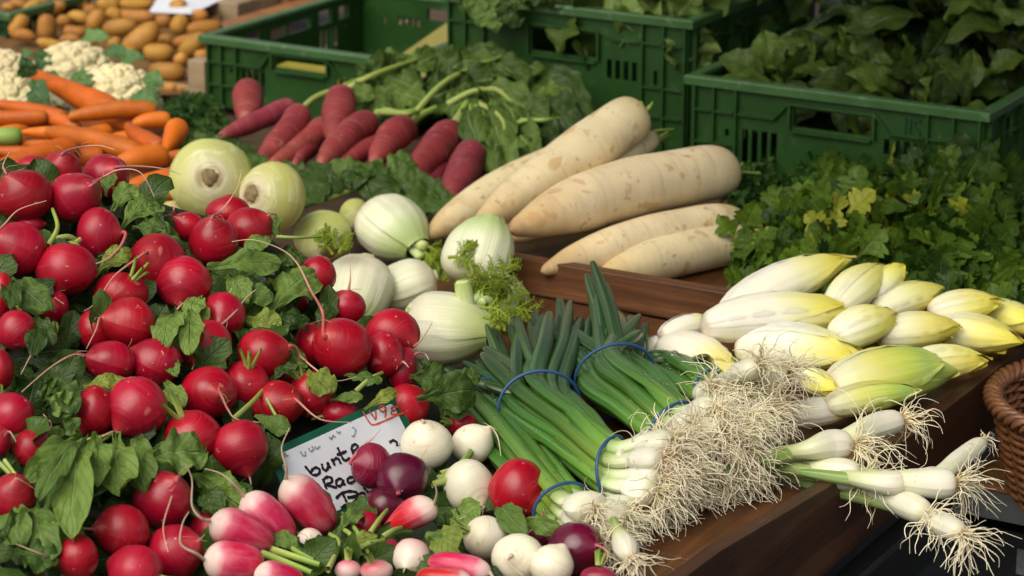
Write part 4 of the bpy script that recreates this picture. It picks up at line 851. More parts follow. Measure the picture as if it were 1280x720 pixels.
def onion_bunch(bulb, n1, n2, tips, nst, zb, z1, z2, zt, rB, rdir, label, seed, bandz=(True, True), rootL=0.055, nroot=60, rb=0.0125, spread=0.045):
    rn = random.Random(seed)
    Bc = Pz(*bulb, zb); C1 = Pz(*n1, z1); C2 = Pz(*n2, z2)
    root = empty('spring_onion_bunch', Vector((C1.x, C1.y, 0)), label, 'spring onions', 'spring onion bunches')
    ax = (C1 - Bc).normalized(); S = ax.cross(Vector((0, 0, 1))).normalized(); Up = S.cross(ax).normalized()
    ax2 = (C2 - C1).normalized(); S2 = ax2.cross(Vector((0, 0, 1))).normalized(); Up2 = S2.cross(ax2).normalized()
    dm = MB()
    for i in range(nst):
        a = i * 2.39996; q = math.sqrt((i + .5) / nst); ox, oz = math.cos(a) * q, math.sin(a) * q
        tp = tips[i % len(tips)]; T = Pz(tp[0] + rn.uniform(-8, 8), tp[1] + rn.uniform(-6, 10), zt + oz * 0.02 + (tp[2] if len(tp) > 2 else 0))
        b0 = Bc + S * ox * spread + Up * oz * spread * 0.8 + ax * rn.uniform(-.03, .02)
        p1 = C1 + S * ox * rB + Up * oz * rB; p2 = C2 + S2 * ox * rB * 1.35 + Up2 * oz * rB * 1.1
        for p in (b0, p1, p2, T): p.z = max(p.z, 0.009)
        pts = smooth_path([b0, b0.lerp(p1, 0.5) + S * ox * 0.004, p1, p1.lerp(p2, 0.5) + S * ox * 0.003 + Up * 0.003, p2, p2.lerp(T, 0.55) + Vector((rn.uniform(-.006, .006), rn.uniform(-.006, .006), rn.uniform(-.004, .006))), T], 7)
        st = wbuild(stalk_mesh(pts, rb * rn.uniform(.85, 1.15), 0.0068, 0.0058 * rn.uniform(.75, 1.2), 0.09, flat=rn.uniform(1.1, 1.7)), 'stalk', M['onion'], root)
        t2 = tips[(i * 3 + 2) % len(tips)]; T2 = Pz(t2[0] + rn.uniform(-12, 12), t2[1] + rn.uniform(-6, 16), zt + rn.uniform(-.01, .015)); T2.z = max(T2.z, .008)
        lp = smooth_path([b0.lerp(p1, .8), p1.lerp(p2, .35) + Up * .004, p2 + Up2 * rn.uniform(-.003, .006) + S2 * rn.uniform(-.006, .006), p2.lerp(T2, .5) + Vector((rn.uniform(-.006, .006), 0, rn.uniform(-.003, .006))), T2], 7)
        lm = MB(); lr = rn.uniform(.0042, .0058); tube(lm, lp, lambda t: lr * (.6 + 1.6 * min(.25, t)) * (1 if t < .75 else 1 - ((t - .75) / .25) ** 2 * .7), 12, flat=rn.uniform(1.1, 1.6)); wbuild(lm, 'leaf', M['onion_leaf'], st)
        drops(dm, pts[:int(len(pts) * .82)], 15, rn, 0.0066)
        if nroot:
            d0 = (pts[0] - pts[4]).normalized(); rm = MB(); v = (d0 + rdir * 0.5).normalized(); roots(rm, pts[0] + d0 * 0.001, v, nroot, rootL, rn); wbuild(rm, 'root_hairs', M['root'], st)
    for on, C, S_, U_, A_, k in ((bandz[0], C1, S, Up, ax, 1.0), (bandz[1], C2, S2, Up2, ax2, 1.3)):
        if not on: continue
        ring = []
        for j in range(37):
            a = 2 * math.pi * j / 36; p = C + S_ * (math.cos(a) * (rB * k + 0.009)) + U_ * (math.sin(a) * (rB * k * 0.92 + 0.009)) + A_ * 0.004 * math.sin(a * 2 + seed); p.z = max(p.z, 0.002); ring.append(p)
        mb = MB(); tube(mb, ring, lambda t: 0.0016, 8); wbuild(mb, 'rubber_band', M['band'], root)
    wbuild(dm, 'water_drops', M['drop'], root)['kind'] = 'stuff'
    return root
rd1 = (RGT * 0.9 - UPV * 0.25 - FWD * 0.5)
onion_bunch((815,594),(764,590),(674,512),[(640,392),(676,384),(704,378),(606,440),(660,408),(722,396),(580,456),(618,408),(690,392),(600,470,-.01),(640,430)],20,.04,.038,.036,.045,.026,rd1,'spring onion bunch in front with two blue bands and a mass of roots',3,nroot=72,rootL=.045)
onion_bunch((892,556),(846,545),(770,476),[(738,334,.03),(750,350,.02),(712,404),(792,396),(772,388),(700,412),(764,394),(726,400),(806,410),(690,420),(745,395)],20,.05,.045,.042,.045,.026,rd1,'spring onion bunch in the middle with one leaf standing tall',8,nroot=72,rootL=.045)
onion_bunch((940,492),(893,500),(842,466),[(808,440),(822,446),(872,442,.02),(800,452),(836,440),(790,446)],11,.06,.04,.03,.03,.022,(RGT * .7 + UPV * .6 - FWD * .3),'spring onion bunch behind, its roots standing up before the endives',12,(True, False),nroot=60,rb=.013,rootL=.05)
onion_bunch((752,664),(704,640),(596,512),[(556,462),(570,468),(600,458),(578,478),(548,480),(590,470),(566,490)],9,.022,.02,.02,.02,.021,(RGT * .6 - UPV * .4 - FWD * .5),'small dark spring onion bunch beside the white radishes',21,nroot=40,rb=.014,rootL=.04,spread=.034)
# loose fifth bunch hanging over the tray edge: each bulb placed by itself
def onion_right():
    rn = random.Random(5); root = empty('spring_onion_bunch', Pz(1040, 590, 0), 'spring onion bunch hanging over the tray edge with thick white bulbs', 'spring onions', 'spring onion bunches')
    for k, (pts, zz, rb, nr, L) in enumerate([
        ([(1128,524),(1098,532),(1060,546),(1010,560),(950,580)], .05, .0145, 50, .045),
        ([(1068,556),(1040,556),(1010,562),(960,570),(900,590)], .045, .0165, 70, .06),
        ([(1078,596),(1050,592),(1020,586),(980,574),(920,570)], .025, .017, 60, .05),
        ([(1128,600),(1112,604),(1080,600),(1020,590),(950,580)], .03, .0125, 45, .045),
        ([(1196,604),(1170,604),(1120,600),(1060,590),(980,580)], .03, .0165, 70, .05),
        ([(1230,551),(1200,574),(1168,596),(1110,604),(1000,590)], .035, .0105, 24, .022),
        ([(1160,644),(1136,632),(1100,618),(1040,604),(960,590)], .012, .0145, 55, .045),
        ([(1204,668),(1180,656),(1150,642),(1090,624),(1000,604)], .008, .0125, 60, .045)]):
        d0 = None; P3 = [Pz(x, y, zz * (1 if j < 3 else 0.8) + (0.0)) for j, (x, y) in enumerate(pts)]
        sp = smooth_path(P3, 8)
        st = wbuild(stalk_mesh(sp, rb * .88, 0.0072, 0.0068, 0.27, flat=1.05), 'stalk', M['onion_white'], root)
        dr = (sp[0] - sp[5]).normalized(); rm = MB(); roots(rm, sp[0], (dr + Vector((0, 0, -.15))).normalized(), nr, L, rn, 0.6); wbuild(rm, 'root_hairs', M['root'], st)
onion_right()
# small loose bulbs at the lower middle
for k, (bx, by, nx, ny, rp, lb) in enumerate([(742,640,722,622,13,'small white onion bulb with a beard next to the orange red radish'),(772,662,752,640,12,'little onion bulb leaning on its bearded neighbour'),(788,700,776,672,16,'onion bulb at the bottom edge with roots pointing down')]):
    rn = random.Random(k + 40); d = heap(bx, by, .02) - .015; A = P(bx, by, d - .01); B = P(nx, ny, d + .02); ax = B - A; r = rp * d / FP
    mb = MB(); lathe(mb, A, A + ax * 1.8, [(0, .0), (0.04, r * .5), (.2, r * .95), (.35, r), (.55, r * .75), (.8, r * .45), (1, r * .35)], 18, None, .06, 40, steps=18)
    o = wbuild(mb, 'spring_onion', M['onion_white'], None, A); tag(o, lb, 'spring onion', 'loose small onion bulbs')
    rm = MB(); roots(rm, A, ((A - B).normalized() - UPV * .2), 55, .035, rn); wbuild(rm, 'root_hairs', M['root'], o)
# ================================================================== herbs and leafy stuff
def sprig_leaf(mb, c, up, nrm, s, tint, rn, curly=False):
    """one parsley leaf: three toothed leaflets on a fork"""
    X = up.cross(nrm).normalized(); nrm = X.cross(up).normalized()
    for an, sc_, off in ((0, 1.0, .45), (1.0, .85, .15), (-1.0, .85, .15)):
        d = up * math.cos(an) + X * math.sin(an); e = X * math.cos(an) - up * math.sin(an); b = c + d * s * off * .6
        prof = [(0, .03), (.22, .12), (.34, .40), (.42, .50), (.48, .40), (.55, .54), (.62, .46), (.68, .24), (.76, .30), (.86, .28), (.94, .16), (1.0, .03)]
        V = []; UVs = []; cu = rn.uniform(-.3, .35); w1 = rn.uniform(-.25, .25)
        for t, w in prof:
            for sg in (-1, -.5, 0, .5, 1):
                k = (1.0 if abs(sg) != .5 else 1.12)
                V.append(b + d * (s * sc_ * (t + (.10 * abs(sg) if abs(sg) == 1 else 0))) + e * (s * sc_ * w * sg * k) + nrm * (s * (cu * t * t + .22 * abs(sg) * w * (1 if not curly else 1.8) + w1 * sg * t * .5 + rn.uniform(-.03, .03) * (3 if curly else 1))))
                UVs.append((.5 + sg * .5, t))
        mb.add(V, [(i * 5 + j, i * 5 + j + 1, i * 5 + j + 6, i * 5 + j + 5) for i in range(len(prof) - 1) for j in range(4)], UVs, tint)
def herb(label, poly, n, s, mat, zf, name='parsley_bunch', curly=False, seed=0, yellow=0.06, cat='parsley', group='parsley bunches', stemn=40):
    """leaves spread over a mound whose outline is the polygon (cx, cy, rx, ry) in the picture, height zf(x, y)"""
    rn = random.Random(seed); cx, cy, rx, ry = poly; fm = MB(); sm = MB()
    root = empty(name, Pz(cx, cy + ry, 0.0), label, cat, group)
    for k in range(n):
        a = rn.uniform(0, 6.28); q = math.sqrt(rn.random()); x = cx + rx * q * math.cos(a); y = cy + ry * q * math.sin(a)
        lay = rn.random() ** 1.3
        c = Pz(x, y, max(0.008, zf(x, y) * (1 - lay * .5))); up = (RGT * rn.uniform(-1, 1) + UPV * rn.uniform(-.5, 1) + Vector((rn.uniform(-.2, .2), -.4 * rn.random(), 0))).normalized()
        nr = (UPV * .6 - FWD * .6 + RGT * rn.uniform(-.8, .8) + UPV * rn.uniform(-.6, .6)).normalized()
        sprig_leaf(fm, c, up, nr, s * rn.uniform(.6, 1.25), (1.2 if rn.random() < yellow else rn.random() * .75 * (1 - .5 * lay)), rn, curly)  # tint drops with depth: shade inside the bunch put into leaf colour
        if k % max(1, n // stemn) == 0:
            b = c - up * s * rn.uniform(1.2, 2.6) - Vector((0, 0, .03 + .02 * rn.random())); m = (c + b) / 2 + Vector((0, 0, .006))
            tube(sm, smooth_path([b, m, c], 4), lambda t: .0013 * (1.2 - .5 * t), 5, .5)
    wbuild(fm, 'foliage', M[mat], root); wbuild(sm, 'stems', M['pstalk'], root)
    return root
zp = lambda x, y: 0.03 + max(0.0, min(1, (330 - y) / 130)) * 0.03 + 0.012 * math.sin(x * .05)
herb('curly parsley bunch before the right green crate', (1010,245,96,52), 620, .014, 'curly', lambda x, y: .05 + .02 * math.sin(x * .06 + y * .04), curly=True, seed=1, yellow=0, name='curly_parsley_bunch', cat='parsley')
herb('flat leaf parsley bunch touching the daikon ends', (985,318,66,44), 110, .036, 'parsley', zp, seed=2)
herb('flat leaf parsley bunch in the middle with yellowing leaves', (1080,290,76,66), 150, .038, 'parsley', lambda x, y: zp(x, y) + .015, seed=3, yellow=.07)
herb('tall parsley bunch at the right in front of the wrapped tray', (1186,266,92,54), 160, .040, 'parsley', lambda x, y: zp(x, y) + .03, seed=4, yellow=.06)
herb('dark parsley bunch at the right edge behind the endives', (1216,338,90,66), 190, .036, 'parsley', zp, seed=5, yellow=.02)
herb('low parsley sprigs between the daikons and the topmost endive', (1030,340,70,26), 75, .032, 'parsley', lambda x, y: .03, seed=6, yellow=.0)
tag(herb('feathery dark carrot greens between the carrots and the green crate', (240,158,46,34), 420, .011, 'ctop', lambda x, y: .05 + .012 * math.sin(x * .2), name='carrot_greens', curly=True, seed=9, yellow=0, cat='carrot greens'), group='carrot tops')
def scatter(name, n, region, L, mat, depthf, label, seed, shape='oval', cat='leaves', wave=.3, wr=(.5, .75), nu=8, nv=12, kind='stuff'):
    rn = random.Random(seed); mb = MB()
    for k in range(n):
        x, y = region(rn); A = depthf(x, y, rn); a = rn.uniform(0, 6.28); l = rn.uniform(*L)
        B = A + (RGT * math.cos(a) + UPV * math.sin(a) * .8 - FWD * rn.uniform(-.3, .3)) * l
        leaf(mb, A, B, l * rn.uniform(*wr), (UPV * .7 - FWD * .6 + RGT * rn.uniform(-.7, .7) + UPV * rn.uniform(-.4, .4)).normalized(), rn.uniform(.05, .25), rn.uniform(.1, .45), wave, seed * 1000 + k, shape, rn.random(), nu, nv)
    return tag(wbuild(mb, name, M[mat]), label, cat, kind=kind)
# big leaves of the long red radishes
def lld(x, y): return lrd(y) + 0.03 - 0.00012 * max(0, x - 560)
rn = random.Random(77)
def fan(label, spec, stems, mat='bigleaf'):
    return leafbunch(label, spec, mat, 'leafy tops of the long red radishes', stems, off=-.05, soff=-.12, depth=lambda x, y: lld(x, y) + 0.02, shape='radish', wave=.5, tilt=.7)
fan('leafy radish top arching over the upright long red radishes', [((440,112),(500,76),44),((450,108),(470,84),36),((470,100),(520,110),44),((455,96),(510,68),34),((480,120),(530,128),40),((500,90),(550,66),30),((430,120),(470,118),26),((470,110),(490,140),32)], [((432,112),(470,92),(530,72),4),((470,140),(510,142),(530,138),4)])
fan('leafy radish top spreading in front of the middle green crate', [((530,110),(590,70),48),((520,130),(590,104),50),((540,90),(620,76),40),((550,120),(640,98),50),((560,76),(632,66),30),((540,140),(600,128),38),((600,90),(660,106),44),((570,100),(610,130),40)], [((520,140),(560,100),(630,70),5),((560,130),(600,112),(660,120),4)])
fan('broad yellowish radish leaves left of the longest daikon', [((600,120),(664,140),50),((610,130),(650,172),46),((600,140),(628,200),44),((630,140),(690,150),46),((640,160),(672,200),46),((610,176),(640,222),44),((660,120),(720,130),40),((650,185),(630,226),38),((590,140),(600,190),36)], [((590,120),(620,112),(650,140),4.5),((600,130),(628,150),(632,190),4),((628,160),(660,150),(690,152),3)])
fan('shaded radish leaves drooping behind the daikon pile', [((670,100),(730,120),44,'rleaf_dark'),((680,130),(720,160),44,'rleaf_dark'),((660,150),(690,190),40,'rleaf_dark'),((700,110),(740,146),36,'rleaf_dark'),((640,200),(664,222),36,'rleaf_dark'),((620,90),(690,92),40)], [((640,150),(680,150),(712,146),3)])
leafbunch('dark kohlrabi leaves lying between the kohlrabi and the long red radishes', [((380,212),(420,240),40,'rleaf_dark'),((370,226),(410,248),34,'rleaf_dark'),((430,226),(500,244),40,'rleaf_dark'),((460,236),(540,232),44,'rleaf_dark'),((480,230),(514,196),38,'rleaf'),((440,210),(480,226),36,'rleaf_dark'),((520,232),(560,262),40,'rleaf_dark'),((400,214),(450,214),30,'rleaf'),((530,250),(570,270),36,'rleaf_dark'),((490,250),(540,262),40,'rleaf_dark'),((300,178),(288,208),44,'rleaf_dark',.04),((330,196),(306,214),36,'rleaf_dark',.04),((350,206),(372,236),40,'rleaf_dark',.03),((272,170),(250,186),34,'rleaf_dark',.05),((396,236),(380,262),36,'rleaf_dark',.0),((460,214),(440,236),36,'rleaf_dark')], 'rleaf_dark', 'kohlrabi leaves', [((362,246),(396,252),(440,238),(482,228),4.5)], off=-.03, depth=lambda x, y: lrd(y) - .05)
# ================================================================== green crates
def grid_wall(w, h, t, holes):
    """upright panel in local x (0..w), z (0..h), thickness t along y, with rectangular openings"""
    xs = sorted({0.0, w} | {q for a in holes for q in (a[0], a[1])}); zs = sorted({0.0, h} | {q for a in holes for q in (a[2], a[3])})
    def solid(i, j):
        if i < 0 or j < 0 or i >= len(xs) - 1 or j >= len(zs) - 1: return False
        x = (xs[i] + xs[i + 1]) / 2; z = (zs[j] + zs[j + 1]) / 2
        return not any(a[0] < x < a[1] and a[2] < z < a[3] for a in holes)
    V = []; F = []
    def quad(*p): b = len(V); V.extend(p); F.append((b, b + 1, b + 2, b + 3))
    for i in range(len(xs) - 1):
        for j in range(len(zs) - 1):
            if not solid(i, j): continue
            a, b, c, d = xs[i], xs[i + 1], zs[j], zs[j + 1]
            quad((a, 0, c), (b, 0, c), (b, 0, d), (a, 0, d)); quad((b, t, c), (a, t, c), (a, t, d), (b, t, d))
            if not solid(i - 1, j): quad((a, t, c), (a, 0, c), (a, 0, d), (a, t, d))
            if not solid(i + 1, j): quad((b, 0, c), (b, t, c), (b, t, d), (b, 0, d))
            if not solid(i, j - 1): quad((a, t, c), (b, t, c), (b, 0, c), (a, 0, c))
            if not solid(i, j + 1): quad((a, 0, d), (b, 0, d), (b, t, d), (a, t, d))
    return V, F
def crate(label, org, L, D, h, levels, fl=True, matw='crate', handle=True, text=None):
    root = empty('green_crate', org, label, 'crate', 'green plastic market crates', -TH)
    t = 0.004
    def holes(w, front):
        H = []
        if handle: H.append((w * .36, w * .63, h * .66, h * .82))
        for k in range(4):
            H.append((w * (.18 + .034 * k), w * (.202 + .034 * k), h * .22, h * .58)); H.append((w * (.672 + .034 * k), w * (.692 + .034 * k), h * (.53 if front else .22), h * (.66 if front else .58)))
        H.append((w * .118, w * .132, h * .5, h * .56)); H.append((w * .862, w * .878, h * .52, h * .62))
        if not front: H += [(w * .1, w * .17, h * .64, h * .84), (w * .22, w * .31, h * .64, h * .86), (w * .70, w * .79, h * .64, h * .86), (w * .84, w * .92, h * .64, h * .84)]
        return H
    def wall(w, front):
        V, F = grid_wall(w, h - .004, t, holes(w, front)); mb = MB(); mb.add(V, F)
        p = .007
        rb = [(x * w, 0.0, h) for x in ((0.006, .075, .155, .815, .90, .985) if front else (.006, .09, .20, .5, .80, .91, .985))]
        for x, z0, z1 in rb: mb.box(x, x + .0035, -p, -.0002, z0 + .003, z1 - .008)
        for lv in levels:
            for a, b in ((.01, .07), (.085, .15), (.825, .895), (.91, .98)):
                mb.box(a * w, b * w, -p + .001, -.0002, lv * h, lv * h + .0032)
        lv = levels[0]
        if handle:
            for a, b in ((.166, .30), (.69, .81)): mb.box(a * w, b * w, -p + .001, -.0002, lv * h, lv * h + .0032)
            hx0, hx1, hz0, hz1 = w * .345, w * .645, h * .64, h * .845
            mb.box(hx0, hx1, -p, -.0002, hz1, hz1 + .0035); mb.box(hx0 + .006, hx1 - .006, -p, -.0002, hz0 - .004, hz0 - .0005)
            mb.box(hx0, hx0 + .0035, -p, -.0002, hz0, hz1 - .0003); mb.box(hx1 - .0035, hx1, -p, -.0002, hz0, hz1 - .0003)
            for s, x in ((-1, hx0), (1, hx1)):                       # slanting wings of the grip
                a = Vector((x, 0, hz1 + .0015)); b = Vector((x + s * .02, 0, lv * h + .002)); V2 = []
                for q in (a, b):
                    for y in (-p + .0005, -.0003):
                        for dzz in (-.0018, .0018): V2.append((q.x, y, q.z + dzz))
                mb.add(V2, [(0, 1, 5, 4), (2, 6, 7, 3), (1, 3, 7, 5), (0, 4, 6, 2), (0, 2, 3, 1), (4, 5, 7, 6)])
        else: mb.box(.166 * w, .81 * w, -p + .001, -.0002, lv * h, lv * h + .0032)
        return mb
    def place(mb, f): mb.v = [tuple(f(*p)) for p in mb.v]; return mb
    place(wall(L, True), lambda x, y, z: (x, y, z)).build('wall', M[matw], root, smooth=False)
    place(wall(L, True), lambda x, y, z: (L - x, D - y, z)).build('wall', M[matw], root, smooth=False)
    place(wall(D - 2 * t - .001, False), lambda x, y, z: (L - y, x + t + .0005, z)).build('wall', M[matw], root, smooth=False)
    place(wall(D - 2 * t - .001, False), lambda x, y, z: (y, D - x - t - .0005, z)).build('wall', M[matw], root, smooth=False)
    mb = MB(); mb.box(t + .001, L - t - .001, t + .001, D - t - .001, .004, .008); mb.build('bottom', M[matw], root, smooth=False)
    mb = MB(); e = .009; w_ = .006                                    # rounded rim
    ring = lambda o, z: [(-o, -o, z), (L + o, -o, z), (L + o, D + o, z), (-o, D + o, z)]
    R_ = [ring(e, h - .012), ring(e + .001, h - .002), ring(e - .001, h), ring(-w_, h), ring(-w_ - .001, h - .002), ring(-w_ - .001, h - .006)]
    V = [p for r in R_ for p in r]
    mb.add(V, [(k * 4 + i, k * 4 + (i + 1) % 4, k * 4 + 4 + (i + 1) % 4, k * 4 + 4 + i) for k in range(len(R_) - 1) for i in range(4)])
    mb.build('rim', M['crate_rim'], root, smooth=False)
    if text:
        fc = bpy.data.curves.new('embossed_number', 'FONT'); fc.body = text; fc.size = h * .19; fc.extrude = .001; fc.align_x = 'CENTER'
        to = bpy.data.objects.new('t', fc); COL.objects.link(to); bpy.context.view_layer.update()
        me = bpy.data.meshes.new_from_object(to.evaluated_get(bpy.context.evaluated_depsgraph_get())); bpy.data.objects.remove(to)
        o = bpy.data.objects.new('embossed_number', me); me.materials.append(M['crate_dark2']); COL.objects.link(o); o.parent = root
        o.location = (L * .765, -.0012, h * .70); o.rotation_euler = (R(90), 0, 0); o.scale = (.9, 1.25, 1)
    return root
M['crate_dark2'] = plain('dark_green_plastic', (0.006, 0.05, 0.014), 0.45)
M['crate_deep'] = plain('deep_green_plastic', (0.008, 0.095, 0.022), 0.45, var=0.35, nscale=14, scuff=((0.07, 0.15, 0.07), 0.25))
def hgt(px, py, top):                                                 # crate height: base corner at (px, py), rim at picture row top
    o = Pz(px, py, 0); lo, hi = 0.0, 0.6
    for _ in range(40):
        m = (lo + hi) / 2; q = o + Vector((0, 0, m)) - CAM; y = 360 - FP * q.dot(UPV) / q.dot(FWD)
        if y > top: lo = m
        else: hi = m
    return lo
h1 = hgt(864, 234, 93); OR = Pz(864, 234, 0)
crate('right green crate full of dark leaves with a number embossed on its front', OR, .405, .60, h1, (.70, .42), text='IIS')
h2 = hgt(858, 206, 24); OM = Pz(858, 206, 0) - UX * .386
crate('tall green crate in the middle with lettuce in it', OM, .386, .60, h2, (.80, .50, .30))
OL = Pz(262, 131, 0); h3 = hgt(262, 131, 43)
crate('emptier green crate at the left beside the potatoes, holding a board', OL, .345, .42, h3, (.62, .30), matw='crate')
crate('dark green crate corner cut off at the left edge', Pz(14, 62, 0) - UX * .3, .30, .3, hgt(14, 62, 16), (.6,), handle=False, matw='crate_dark2')
def inside(org, u0, u1, v0, v1, z0, z1):
    return lambda x, y, rn: org + UX * rn.uniform(u0, u1) + VX * rn.uniform(v0, v1) + Vector((0, 0, rn.uniform(z0, z1)))
nul = lambda rn: (0, 0)
scatter('spinach_leaves', 300, nul, (.045, .08), 'basil', lambda x, y, rn: OR + UX * rn.uniform(.05, .34) + VX * rn.uniform(.06, .52) + Vector((0, 0, h1 - rn.uniform(.0, .04))), 'loose dark spinach leaves lying level in the right green crate', 11, wave=.15)
def hill(x, y, rn):
    u = rn.uniform(.08, .38); v = rn.uniform(.22, .58); top = h1 + .11 * math.sin(math.pi * min(1, (v - .1) / .5)) * min(1, (u + .02) / .3)
    return OR + UX * u + VX * v + Vector((0, 0, top - rn.random() ** 2 * .05))
scatter('basil_leaves', 290, nul, (.06, .11), 'basil', hill, 'heap of large glossy dark green leaves rising at the back of the right green crate', 12, wr=(.5, .75), wave=.15)
scatter('lettuce_leaves', 90, nul, (.05, .11), 'lettuce', lambda x, y, rn: OM + UX * rn.uniform(.24, .37) + VX * rn.uniform(.03, .4) + Vector((0, 0, h2 + rn.uniform(-.03, .025))), 'pale frilly lettuce leaves in the right half of the middle crate', 13, wave=.8, wr=(.6, .9))
scatter('salad_leaves', 150, nul, (.05, .09), 'basil', lambda x, y, rn: OM + UX * rn.uniform(.02, .26) + VX * rn.uniform(.0, .4) + Vector((0, 0, h2 + rn.uniform(-.04, .03))), 'dark salad leaves in the left half of the middle crate', 14)
leafbunch('round leaves hanging over the rim of the middle crate', [((600,-4),(590,22),30,'rleaf'),((612,2),(622,40),44,'rleaf'),((632,-4),(648,36),36,'rleaf_dark'),((644,-6),(662,14),34,'rleaf_dark'),((650,-8),(690,6),30,'rleaf_dark'),((588,-6),(576,16),22,'rleaf_dark')], 'rleaf', 'leaves on the crate rim', off=-.02, depth=lambda x, y: 3.615 - .00035 * (x - 600), cat='leaves', shape='oval')
# ================================================================== tray, table, wooden bits
TR = empty('wooden_tray', UV2(-.857, 1.5, 0), 'dark brown wooden tray the radishes, onions and endives lie on', 'tray', None, -TH)
def tbox(name, u0, u1, v0, v1, z0, z1, mat, parent=TR, org=(-.857, 1.5), bev=.0015):
    mb = MB(); mb.box(u0 - org[0], u1 - org[0], v0 - org[1], v1 - org[1], z0, z1); o = mb.build(name, M[mat], parent, smooth=False)
    b = o.modifiers.new('bevel', 'BEVEL'); b.width = bev; b.segments = 2; return o
tbox('floor_board', -2.3, -.8725, 1.5012, 1.86, -.012, 0, 'floorwood'); tbox('floor_board', -2.3, -.8725, 1.862, 2.16, -.012, 0, 'floorwood'); tbox('floor_board', -2.3, -.8725, 2.162, 2.4505, -.012, 0, 'floorwood'); tbox('floor_board', -1.3, -.8725, 2.4725, 2.76, -.012, 0, 'floorwood')
mb = MB(); V = []
for v, zt in ((1.4995, .050), (1.80, .044), (2.02, .024), (2.25, .006), (2.50, .004), (2.78, .004)):
    for u in (-.8715, -.857):
        for z in (-.062, zt): V.append((u + .857, v - 1.5, z))
mb.add(V, [q for i in range(5) for q in [tuple(4 * i + k for k in (0, 4, 5, 1)), tuple(4 * i + k for k in (2, 3, 7, 6)), tuple(4 * i + k for k in (1, 5, 7, 3)), tuple(4 * i + k for k in (0, 2, 6, 4))]] + [(0, 1, 3, 2), (20, 22, 23, 21)])
mb.build('side_board', M['tray_v'], TR, smooth=False)
tbox('side_board', -2.3, -.857, 1.4835, 1.4985, -.062, .043, 'tray')
tbox('divider', -1.497, -1.12, 2.4525, 2.4705, .0005, .043, 'tray')
TB = empty('market_table', UV2(-2.2, 2.0, -.1), 'dark wooden stall table under the trays and crates', 'table', None, -TH)
def tb(name, u0, u1, v0, v1, z0, z1, mat):
    mb = MB(); mb.box(u0 + 2.2, u1 + 2.2, v0 - 2.0, v1 - 2.0, z0 + .1, z1 + .1); return mb.build(name, M[mat], TB, smooth=False)
tb('table_top', -3.8, -.90, 1.45, 2.46, -.09, -.066, 'tablewood')
tb('table_top', -4.2, -.89, 2.4725, 5.4, -.03, -.014, 'tablewood'); tb('table_top', -.888, .6, 2.80, 5.4, -.03, -.014, 'tablewood')
for u, v in ((-3.7, 1.5), (-.98, 1.5), (-3.7, 5.2), (.4, 5.2)): tb('leg', u, u + .06, v, v + .06, -.85, -.092 if v < 2 else -.032, 'tablewood')
mb = MB(); mb.box(-30, 30, -20, 60, -.9, -.85); tag(wbuild(mb, 'ground', M['asphalt'], None, None, False), 'dark asphalt of the market square', 'ground', kind='structure')
def ublock(name, org, lu, lv, h, mat, label=None, cat=None, parent=None, part=None):
    root = empty(name, org, label, cat, None, -TH); mb = MB(); mb.box(0, lu, 0, lv, 0, h); o = mb.build(part or 'board', M[mat], root, smooth=False)
    b = o.modifiers.new('bevel', 'BEVEL'); b.width = .002; b.segments = 2; return root
# the slatted potato crate: front board, corner posts, left board
PC = Pz(236, 126, 0); pr = empty('wooden_crate', PC, 'pale slatted wooden crate holding the potatoes', 'crate', None, -TH)
def pb(name, *b):
    mb = MB(); mb.box(*b); o = mb.build(name, M['palewood'], pr, smooth=False); m = o.modifiers.new('bevel', 'BEVEL'); m.width = .0015; m.segments = 2
pb('corner_post', 0, .032, 0, .03, 0, .064); pb('slat', -.62, -.001, .004, .014, 0, .022); pb('slat', .012, .022, .031, .6, .0, .022); pb('corner_post', -.65, -.6205, 0, .03, 0, .064)
slabheap('potato_bed', -10, 275, -6, 118, pod, .07, M['bedbrown'], 'dark brown sheet standing for the shade between the potatoes', amp=.03) if M.setdefault('bedbrown', plain('shade_dark_potato_bed', (.2, .1, .025), .7, var=.6)) else None  # one sheet in darkened potato colour, painted shade for the gaps
slabheap('carrot_bed', -20, 205, 140, 250, cad, .05, M['bedorange'], 'dark orange sheet standing for the shade between the carrots', amp=.02) if M.setdefault('bedorange', plain('shade_dark_carrot_bed', (.28, .07, .006), .6, var=.6)) else None  # one sheet in darkened carrot colour, painted shade for the gaps
def sheet(name, cs, th, mat, label, cat):
    mb = MB(); n = (cs[1] - cs[0]).cross(cs[3] - cs[0]).normalized() * th; V = list(cs) + [c - n for c in cs]
    mb.add(V, [(0, 1, 2, 3), (7, 6, 5, 4), (0, 4, 5, 1), (1, 5, 6, 2), (2, 6, 7, 3), (3, 7, 4, 0)]); return tag(wbuild(mb, name, M[mat], None, cs[0], False), label, cat)
sheet('paper_sheet', [P(186, 15, 4.30), P(240, 17, 4.28), P(284, -4, 4.42), P(210, -24, 4.5)], .001, 'paper', 'white paper sheet standing behind the potatoes', 'paper')
ublock('wooden_block', P(262, 22, 4.4) - Vector((0, 0, .02)), .06, .12, .05, 'palewood', 'pale wooden block beside the white paper', 'wood block')
ublock('wooden_plank', P(250, 34, 4.25) - Vector((0, 0, .012)), .06, .5, .012, 'brownwood', 'warm brown plank behind the left green crate', 'plank')
ublock('dark_box', P(306, 16, 4.5), .05, .1, .1, 'crate_dark', 'small black box on the plank at the top edge', 'box')
ublock('wooden_box', P(326, 14, 4.5), .06, .1, .06, 'brownwood', 'small reddish brown wooden box at the top edge', 'box')
